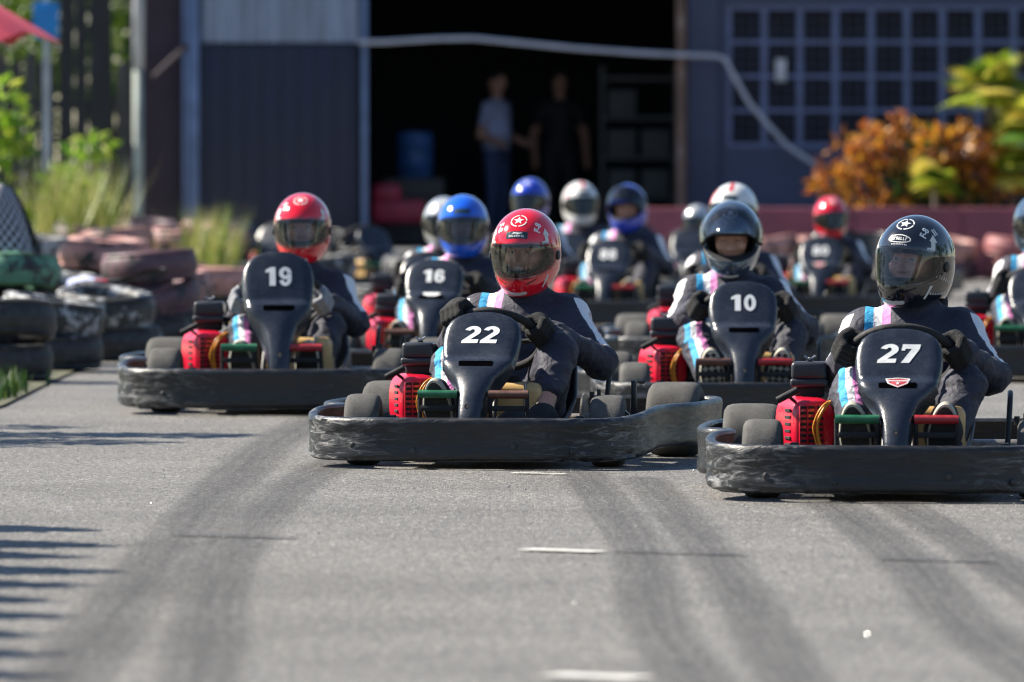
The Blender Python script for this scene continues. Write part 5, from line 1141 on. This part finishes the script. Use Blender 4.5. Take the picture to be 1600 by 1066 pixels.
def body(pz, h=.0095, wr=1.0, seed=0):
    """one continuous suit surface from a posed skeleton"""
    J = {k: np.array(v, float) for k, v in pz.items()}
    lo = np.min(list(J.values()), axis=0) - .22; hi = np.max(list(J.values()), axis=0) + .22; lo[2] = max(lo[2], .02); P = grid(lo, hi, h)
    C = lambda a, b, ra, rb: sd_cone(P, J[a], J[b], ra, rb)
    d = C('pelvis', 'waist', .140, .134); d = smin(d, C('waist', 'chest', .134, .142), .08)
    for s in 'lr':
        d = smin(d, C('chest', 'sh' + s, .135, .085), .07); d = smin(d, C('sh' + s, 'el' + s, .076, .058), .05); d = smin(d, C('el' + s, 'wr' + s, .059, .043), .025)
        d = smin(d, C('pelvis', 'hip' + s, .125, .112), .06); d = smin(d, C('hip' + s, 'kn' + s, .098, .074), .04); d = smin(d, C('kn' + s, 'cuff' + s, .073, .058), .025)
    d = smin(d, C('chest', 'neck', .12, .088), .07); d = smin(d, C('neck', 'chin', .088, .070), .03)
    V, Q = nets(d, lo, h); nrm = vnormals(V, Q)
    bones = [('pelvis', 'waist'), ('waist', 'chest'), ('chest', 'neck'), ('chest', 'shl'), ('chest', 'shr'), ('shl', 'ell'), ('shr', 'elr'), ('ell', 'wrl'), ('elr', 'wrr'), ('pelvis', 'hipl'), ('pelvis', 'hipr'), ('hipl', 'knl'), ('hipr', 'knr'), ('knl', 'cuffl'), ('knr', 'cuffr')]
    rad = [.137, .137, .09, .11, .11, .067, .067, .051, .051, .12, .12, .086, .086, .066, .066]
    T = []; D = []; O = []
    for (a, b), r_ in zip(bones, rad): t, off, dist = seg_t(V, J[a], J[b]); T.append(t); D.append(dist - r_); O.append(off)
    D = np.array(D); near = D.argmin(0)
    stripe = np.where(V[:, 0] > J['chest'][0] - .118, 2.0, -1.0); panel = np.zeros(len(V))
    # cyan, white and pink bands: over the right shoulder (image left) and down the chest, and along that leg
    cx = J['chest'][0]; tz = V[:, 2]; ty = np.isin(near, [0, 1, 2, 3, 4])
    sx = (V[:, 0] - (cx - .118)) / .092 + .5; front = (nrm[:, 1] < .55) & ty; stripe[front] = np.clip(sx[front], -1, 2)
    for bi in (11, 13):
        m_ = near == bi; ax = J[bones[bi][1]] - J[bones[bi][0]]; sd_ = np.cross(ax, [0, 0, 1]); sd_ /= np.linalg.norm(sd_)
        if sd_[0] < 0: sd_ = -sd_
        q = (O[bi][:, 0] + .012) / .076 + .5; ok = m_; stripe[ok] = np.where(nrm[ok, 2] - nrm[ok, 1] > -.1, np.clip(q[ok], -1, 2), np.where(q[ok] > .5, 2.0, -1.0))
    for bi, sg_ in ((5, -1), (6, 1)):
        ax = J[bones[bi][1]] - J[bones[bi][0]]; ax /= np.linalg.norm(ax); out = np.array([sg_, -.28, -.22]); out -= ax * (out @ ax); out /= np.linalg.norm(out)
        r_ = np.maximum(np.linalg.norm(O[bi], axis=1), 1e-6); ca = (O[bi] @ out) / r_; t = T[bi] - .04
        f = np.minimum((ca - .40) * 4, np.minimum((t + .02) * 12 + .0, (.93 - t) * 12)); m_ = (near == bi) | ((D[bi] < .03) & np.isin(near, [3, 4]))
        panel[m_] = np.clip(.5 + f[m_], 0, 1)
    # cloth folds: ridged noise stretched across limbs, deeper near elbows and knees
    jn = np.array([J[k] for k in ('ell', 'elr', 'knl', 'knr', 'waist', 'cuffl', 'cuffr', 'wrl', 'wrr')]); dj = np.min(np.linalg.norm(V[:, None, :] - jn[None], axis=2), axis=1); amp = (.0050 + .0105 * np.exp(-(dj / .13) ** 2)) * wr
    dv = np.empty(len(V)); sx_, sy_, sz_ = 14, 14, 20
    for i, p in enumerate(V): dv[i] = noise.ridged_multi_fractal(Vector((p[0] * 7 + seed * 7.1, p[1] * 7 + p[2] * 4, p[2] * 13 - p[0] * 3)), 1.0, 2.1, 3, 1.0, 2.0) - 1.0
    V = V + nrm * (np.clip(dv, -1, 1.2) * amp)[:, None]
    return V, Q, stripe, panel, J
def make_pose(head=(0, .70), lean=0.0, **kw):
    hx = lean
    p = dict(pelvis=(0, .64, .20), waist=(hx * .35, .70, .32), chest=(hx * .75, .735, .475), neck=(hx * .95, .735, .615), chin=(hx, .705, .685), shl=(-.165 + hx * .75, .715, .548), shr=(.165 + hx * .75, .715, .548),
             ell=(-.245 + hx * .3, .52, .40), elr=(.30 + hx * .3, .50, .395), hipl=(-.095, .57, .18), hipr=(.095, .57, .18), knl=(-.168, .18, .365), knr=(.215, .19, .375), cuffl=(-.138, -.035, .175), cuffr=(.155, -.035, .175))
    p.update(kw); return p
GEN = {}
def driver(label, K_obj_loc, yaw, helmet='helmet_red', style='race', visor='visor_clear', head_rot=(-10, 0, 0), lean=0.0, phis=(163, 17), gloves='glove_black', pose=None, feet=None, sole='shoe_sole', visor_up=False, seed=0, key=None, detail=True, head_dz=0.0, scale=1.0, sleeve=False, hood=False, eyes_down=False, group='drivers seated in the karts'):
    t = thing('person', label, 'person', K_obj_loc, group=group); t.rotation_euler = (0, 0, -R(yaw)); t.scale = (scale,) * 3
    pz = make_pose(lean=lean, **(pose or {}))
    wr = []
    for s, phi in (('l', phis[0]), ('r', phis[1])):
        e, n, tg = hand_frame(R(phi)); C = wheel_pt(R(phi)); el = Vector(pz['el' + s]); hand_back = C + n * .042; w = hand_back + (el - hand_back).normalized() * .075; pz['wr' + s] = tuple(w + (el - w).normalized() * .022); wr.append((w, el, phi))
    hc = Vector((pz['chin'][0], pz['chin'][1] - .005, .797 + head_dz)); HM = Matrix.Translation(hc) @ Euler((R(head_rot[0] * -1), R(head_rot[2]), R(head_rot[1]))).to_matrix().to_4x4()
    if key is None or key not in GEN:
        V, Q, st, pn, J = body(pz, .0082 if detail else .014, 1.0 if detail else .6, seed)
        fm = FMI_CLOSED if eyes_down else FMI
        hv = (np.array(HM.to_3x3()) @ FV.T).T + np.array(hc); o = len(V)
        bar_ = [V, hv]; q_ = [Q, FQ + o]; mi_ = [np.zeros(len(Q), int), np.where(fm == 5, 6, fm + 1)]
        # bare wrists between cuff and glove
        n0 = len(V) + len(hv)
        for (w, el, phi), s in zip(wr, 'lr'):
            P0, P1 = np.array(pz['wr' + s]), np.array(w); mb = MB().tube([el.lerp(w, .78), el.lerp(w, .9), Vector(w) + (Vector(w) - el).normalized() * .01], [.030, .029, .027], 12); vv = np.array(mb.v); ff = np.array([f for f in mb.f if len(f) == 4]); bar_.append(vv); q_.append(ff + n0); mi_.append(np.ones(len(ff), int)); n0 += len(vv)
        # ankles inside the cuffs
        for s in 'lr':
            c = Vector(pz['cuff' + s]); k_ = Vector(pz['kn' + s]); a_ = c + (c - k_).normalized() * .10; mb = MB().tube([c.lerp(k_, .1), c, a_], [.045, .042, .038], 12); vv = np.array(mb.v); ff = np.array([f for f in mb.f if len(f) == 4]); bar_.append(vv); q_.append(ff + n0); mi_.append(np.ones(len(ff), int)); n0 += len(vv)
        VV = np.concatenate(bar_); QQ = np.concatenate(q_); MI = np.concatenate(mi_); pad = len(VV) - len(V)
        me = np_mesh('body', VV, QQ, ['suit', 'skin', 'brow', 'lips', 'eye_white', 'iris', 'balaclava'], MI, {'stripe': np.concatenate([st, np.full(pad, -1.0)]), 'panel': np.concatenate([pn, np.zeros(pad)])})
        gl = [glove(R(phi), w, gloves, s) for (w, el, phi), s in zip(wr, (-1, 1))]
        sh = []
        ft = feet or {}
        for s, sg_ in (('l', -1), ('r', 1)):
            c = Vector(pz['cuff' + s]); k_ = Vector(pz['kn' + s]); an = c + (c - k_).normalized() * .065; toe, sdv = ft.get(s, ((sg_ * .10, -.30, .95), (-1, 0, 0))); low = s in ft; an = an + (Vector((-.01, -.04, -.02)) if low else Vector((0, 0, 0))); sh.append(shoe(an, toe, sdv, m_sole=sole, low=low))
        bvh = None
        if sleeve: bvh = BVHTree.FromPolygons(V.tolist(), Q.tolist())
        extra = []
        if sleeve:
            a_, b_ = Vector(pz['shr']), Vector(pz['elr']); ax = (b_ - a_).normalized(); o_ = Vector((1, -.55, -.1)); o_ = (o_ - ax * o_.dot(ax)).normalized(); mid = a_.lerp(b_, .45)
            vf = join2d([scribble(.16, .020, 8, random.Random(4 + seed)), place2d(scribble(.10, .006, 9, random.Random(5 + seed)), .01, -.022)])
            extra.append(('sleeve_lettering', project(vf, bvh, mid + o_ * .3, ax, ax.cross(o_), -o_, .004).mesh('sleeve_lettering', 'decal_red', 0)))
            cv = join2d([text2d('KART', .030, .0006, sub=0), ([(-.02, .022), (.0, .018), (.025, .02), (.02, .03), (.0, .034), (-.015, .030)], [(0, 1, 2, 3, 4, 5)]), place2d(scribble(.05, .006, 6, random.Random(3)), .01, -.02)])
            extra.append(('chest_logo', project(cv, bvh, (pz['chest'][0] + .10, .3, .515), (1, 0, 0), (0, 0, 1), (0, 1, 0), .005).mesh('chest_logo', 'decal_blue' if seed % 2 else 'decal_grey', 0)))
        res = (me, gl, sh, extra)
        if key: GEN[key] = res
    else: res = GEN[key]
    me, gl, sh, extra = res
    b = obj('body', me, t)
    for nm, e_me in extra: obj(nm, e_me, b)
    for g in gl: obj('glove', g, t)
    for (u, so, lc, M) in sh:
        s_ = obj('shoe', u, t, M=M); obj('sole', so, s_); obj('lace', lc, s_)
    hl = obj('helmet', helmet_mesh(helmet), t, M=HM)
    obj('gasket', GASKET, hl); [obj('visor_pivot', pv, hl) for pv in PIVOT]
    vz = obj('visor', VISORS[visor], hl)
    if visor_up: vz.matrix_local = Matrix.Translation(HC) @ Matrix.Rotation(R(-47), 4, 'X') @ Matrix.Scale(1.07, 4) @ Matrix.Translation(-Vector(HC))
    for dcl in STYLES[style]: obj(DECAL[dcl].name.split('.')[0], DECAL[dcl], hl)
    if hood:
        hb = MB()
        for k in range(3): hb.tube(catmull([(-.10 + lean, .80, .63 + .01 * k), (-.07 + lean, .835 + .01 * k, .67 + .015 * k), (lean, .85, .68 + .02 * k), (.07 + lean, .835 + .01 * k, .67 + .015 * k), (.10 + lean, .80, .63 + .01 * k)], False, 6), [.02 + .016 * math.sin(math.pi * q / 24) for q in range(25)], 10)
        obj('hood', hb.mesh('hood', 'balaclava', 180), t)
    return t
def crew(num, X, Y, yaw, klabel, plabel, seed, kk={}, pp={}):
    kart(num, X, Y, yaw, klabel, seed, **kk); sc = pp.get('scale', 1.0)
    driver(plabel, (X, Y, 0.0), yaw, seed=seed, **pp)

crew('22', -.100, 30.1, 10, 'black kart number 22 leading in the middle, with crumpled left bumper', 'driver of kart 22 in red helmet with star and clear visor', 0,
     dict(pedals=('green', 'brown'), twist=1, slant=.12, steer=-6), dict(helmet='helmet_red', style='race', head_rot=(-9, -4, 0), lean=.03, phis=(128, 16), sleeve=True,
     pose=dict(elr=(.36, .50, .38), knr=(.25, .17, .43), cuffr=(.235, .03, .285), ell=(-.235, .52, .40)), feet={'r': ((-.80, -.55, -.10), (-.5, .8, 0))}))
crew('27', 1.330, 27.3, 5, 'black kart number 27 with red shield sticker at the right edge', 'driver of kart 27 in black helmet marked F-8, face turned aside', 1,
     dict(sticker='shield', slant=.14), dict(helmet='helmet_black', style='black', head_rot=(-1, -22, 3), phis=(162, 14), sleeve=True, lean=.02, hood=True))
crew('19', -1.065, 36.2, 4, 'black kart number 19 on the left beside the tyre barrier', 'driver of kart 19 in red helmet and grey gloves', 2,
     dict(fz=1.22, size=1.09, twist=-7), dict(helmet='helmet_red', style='star19', head_rot=(-3, 0, 0), gloves='glove_grey', lean=.045, head_dz=.03, phis=(163, 16)))
crew('10', 1.005, 34.7, 0, 'black kart number 10 between karts 22 and 27', 'driver of kart 10 looking down with visor raised on dark helmet', 3,
     dict(pedals=('brown', 'red'), fz=1.1), dict(helmet='helmet_graphite', style='open', visor='visor_clear', visor_up=True, eyes_down=True, head_rot=(-12, -4, 0), lean=-.03, sole='waffle_sole', phis=(163, 16), sleeve=True, pose=dict(ell=(-.285, .50, .40), knl=(-.20, .18, .365))))
crew('16', -.385, 40.4, 11, 'black kart number 16 with white sticker behind kart 22', 'driver of kart 16 in bright blue helmet', 4,
     dict(sticker='white', pedals=('brown', 'brown'), fdz=.06, twist=-4), dict(helmet='helmet_blue', style='plain', visor='visor_smoke', head_rot=(-3, 8, 0), lean=.0, phis=(163, 16), key='gen'))
FAR = dict(detail=False)
crew('', -.50, 47.0, 8, 'black kart half hidden behind kart 16', 'driver in silver helmet half hidden behind the blue helmet of kart 16', 5, {}, dict(helmet='helmet_silver', style='far', visor='visor_dark', head_rot=(-4, 10, 2), key='gen2', scale=.95, **FAR))
crew('', .03, 56.5, 8, 'dark kart far behind the red helmet of kart 22', 'far driver in plain blue helmet above the red helmet of kart 22', 6, {}, dict(helmet='helmet_navy', style='far', visor='visor_dark', head_rot=(-2, -8, 0), key='gen2', head_dz=.03, **FAR))
crew('', .42, 58.0, 7, 'dark kart far back left of the purple blue helmet', 'far driver in white and red helmet beside the two blue helmets', 7, {}, dict(helmet='helmet_white', style='white', visor='visor_dark', key='gen2', head_rot=(-2, 18, 0), **FAR))
crew('88', .66, 53.5, 10, 'dark kart with white number just right of the red helmet of kart 22', 'far driver in blue helmet with purple chin, right of the white helmet', 8, {}, dict(helmet='helmet_navy', style='plain', visor='visor_dark', visor_up=True, head_rot=(-6, -10, -3), key='gen2', **FAR))
crew('', 1.15, 43.0, 5, 'dark kart directly behind kart 10', 'driver in white helmet with red crown band behind kart 10', 9, {}, dict(helmet='helmet_white', style='white', visor='visor_dark', head_rot=(-1, -6, 2), key='gen2', head_dz=.05, **FAR))
crew('80', 2.16, 55.5, 8, 'dark kart with pink tinted badge before the red wall', 'far driver in plain red helmet before the red wall', 10, dict(sticker='shield'), dict(helmet='helmet_red', style='far', visor='visor_dark', head_rot=(-5, 14, -3), key='gen2', scale=.9, **FAR))
crew('', 2.72, 41.2, 6, 'dark kart cut off by the right edge of the picture', 'driver in graphite helmet cut off by the right edge', 11, {}, dict(helmet='helmet_graphite', style='far', visor='visor_dark', head_rot=(-3, 12, 3), key='gen2', lean=-.02, **FAR))
crew('', 1.38, 61.5, 6, 'dark kart farthest back beside the rusty post', 'farthest driver in silver helmet beside the rusty post', 12, {}, dict(helmet='helmet_silver', style='far', visor='visor_dark', head_rot=(-4, -14, 0), key='gen2', scale=.8, **FAR))
# karts parked empty by the garage
kart('', -1.95, 66.0, 25, 'empty parked kart by the sliding door behind the red helmet of kart 19', 13, group='karts parked by the garage')
kart('', -1.15, 64.0, -35, 'empty parked kart by the doorway left of the silver helmet', 14, group='karts parked by the garage')
kart('', 2.55, 63.5, 20, 'empty parked kart right of the far red helmet', 15, group='karts parked by the garage')

kart('', -.35, 67.5, 40, 'empty parked kart in the doorway shade behind the blue helmets', 16, group='karts parked by the garage')
kart('', 1.05, 68.5, -20, 'empty parked kart near the rusty post foot', 17, group='karts parked by the garage')
kart('', -2.35, 69.5, 5, 'empty parked kart farthest left by the sliding door', 18, group='karts parked by the garage')
for i, (x, y, ms) in enumerate(((-1.45, 60.0, ['barrier_white', 'barrier_white']), (-.95, 59.0, ['barrier_white']), (-.72, 61.5, ['barrier_black', 'barrier_white']), (1.75, 61.0, ['barrier_white']), (2.35, 60.0, ['barrier_white', 'barrier_pink']), (.25, 63.0, ['barrier_black', 'barrier_white']))): stack(x, y, ms, f'{ORD[i]} loose pile among the far karts', .12, rs)

# ------------------------------------------------------------------ two bystanders in the doorway
def bystander(label, loc, rz, shirt, flip=1, arm_bent=False):
    t = thing('person', label, 'person', loc, rz, group='bystanders in the garage')
    lo, h = (-.42, -.32, -.02), .016; P = grid(lo, (.42, .32, 1.80), h)
    C = lambda a, b, ra, rb: sd_cone(P, a, b, ra, rb)
    d = C((0, 0, .98), (0, 0, 1.15), .135, .135); d = smin(d, C((0, 0, 1.15), (0, 0, 1.33), .135, .13), .08); d = smin(d, C((-.15, 0, 1.38), (.15, 0, 1.38), .07, .07), .06)
    for s in (-1, 1):
        d = smin(d, C((s * .09, 0, .95), (s * .10, -.02, .50), .095, .065), .05); d = smin(d, C((s * .10, -.02, .50), (s * .11, .02, .09), .062, .045), .03); d = smin(d, C((s * .11, .03, .04), (s * .12, -.14, .035), .042, .035), .03)
        el = (s * .27, .03, 1.10); wr_ = (s * .24, -.2, 1.02) if arm_bent else (s * .27, -.06, .86)
        d = smin(d, C((s * .18, 0, 1.38), el, .058, .045), .03); d = smin(d, C(el, wr_, .042, .032), .02); hd = (wr_[0], wr_[1] - .04, wr_[2] - (.02 if arm_bent else .09)); d = smin(d, C(wr_, hd, .034, .028), .02)
    d = smin(d, C((0, 0, 1.42), (0, -.01, 1.55), .055, .055), .03); d = smin(d, sd_ell(P, (0, -.01, 1.64), (.076, .095, .115)), .02); d = smin(d, C((0, -.10, 1.63), (0, -.115, 1.61), .012, .014), .02)
    V, Q = nets(d, lo, h); c = V[Q].mean(1); mi = np.zeros(len(Q), int); mi[c[:, 2] < .97] = 1; mi[c[:, 2] > 1.47] = 2
    arm = (np.abs(c[:, 0]) > .19) & (c[:, 2] < (1.20)); mi[arm] = 2; mi[(np.abs(c[:, 0]) < .19) & (c[:, 2] < .97)] = 1
    mi[(c[:, 2] > 1.66) & (c[:, 1] > -.07) | (c[:, 2] > 1.71)] = 3; mi[c[:, 2] < .07] = 3
    obj('body', np_mesh('body', V, Q, [shirt, 'jeans' if shirt == 'cloth_blue' else 'cloth_black', 'skin', 'hair'], mi), t); return t
bystander('standing person in pale blue shirt in the dark doorway', (-.16, 80.9, FZ), R(60), 'cloth_blue', arm_bent=True)
bystander('standing person in black shirt in the dark doorway', (.49, 81.9, FZ), R(10), 'cloth_black')
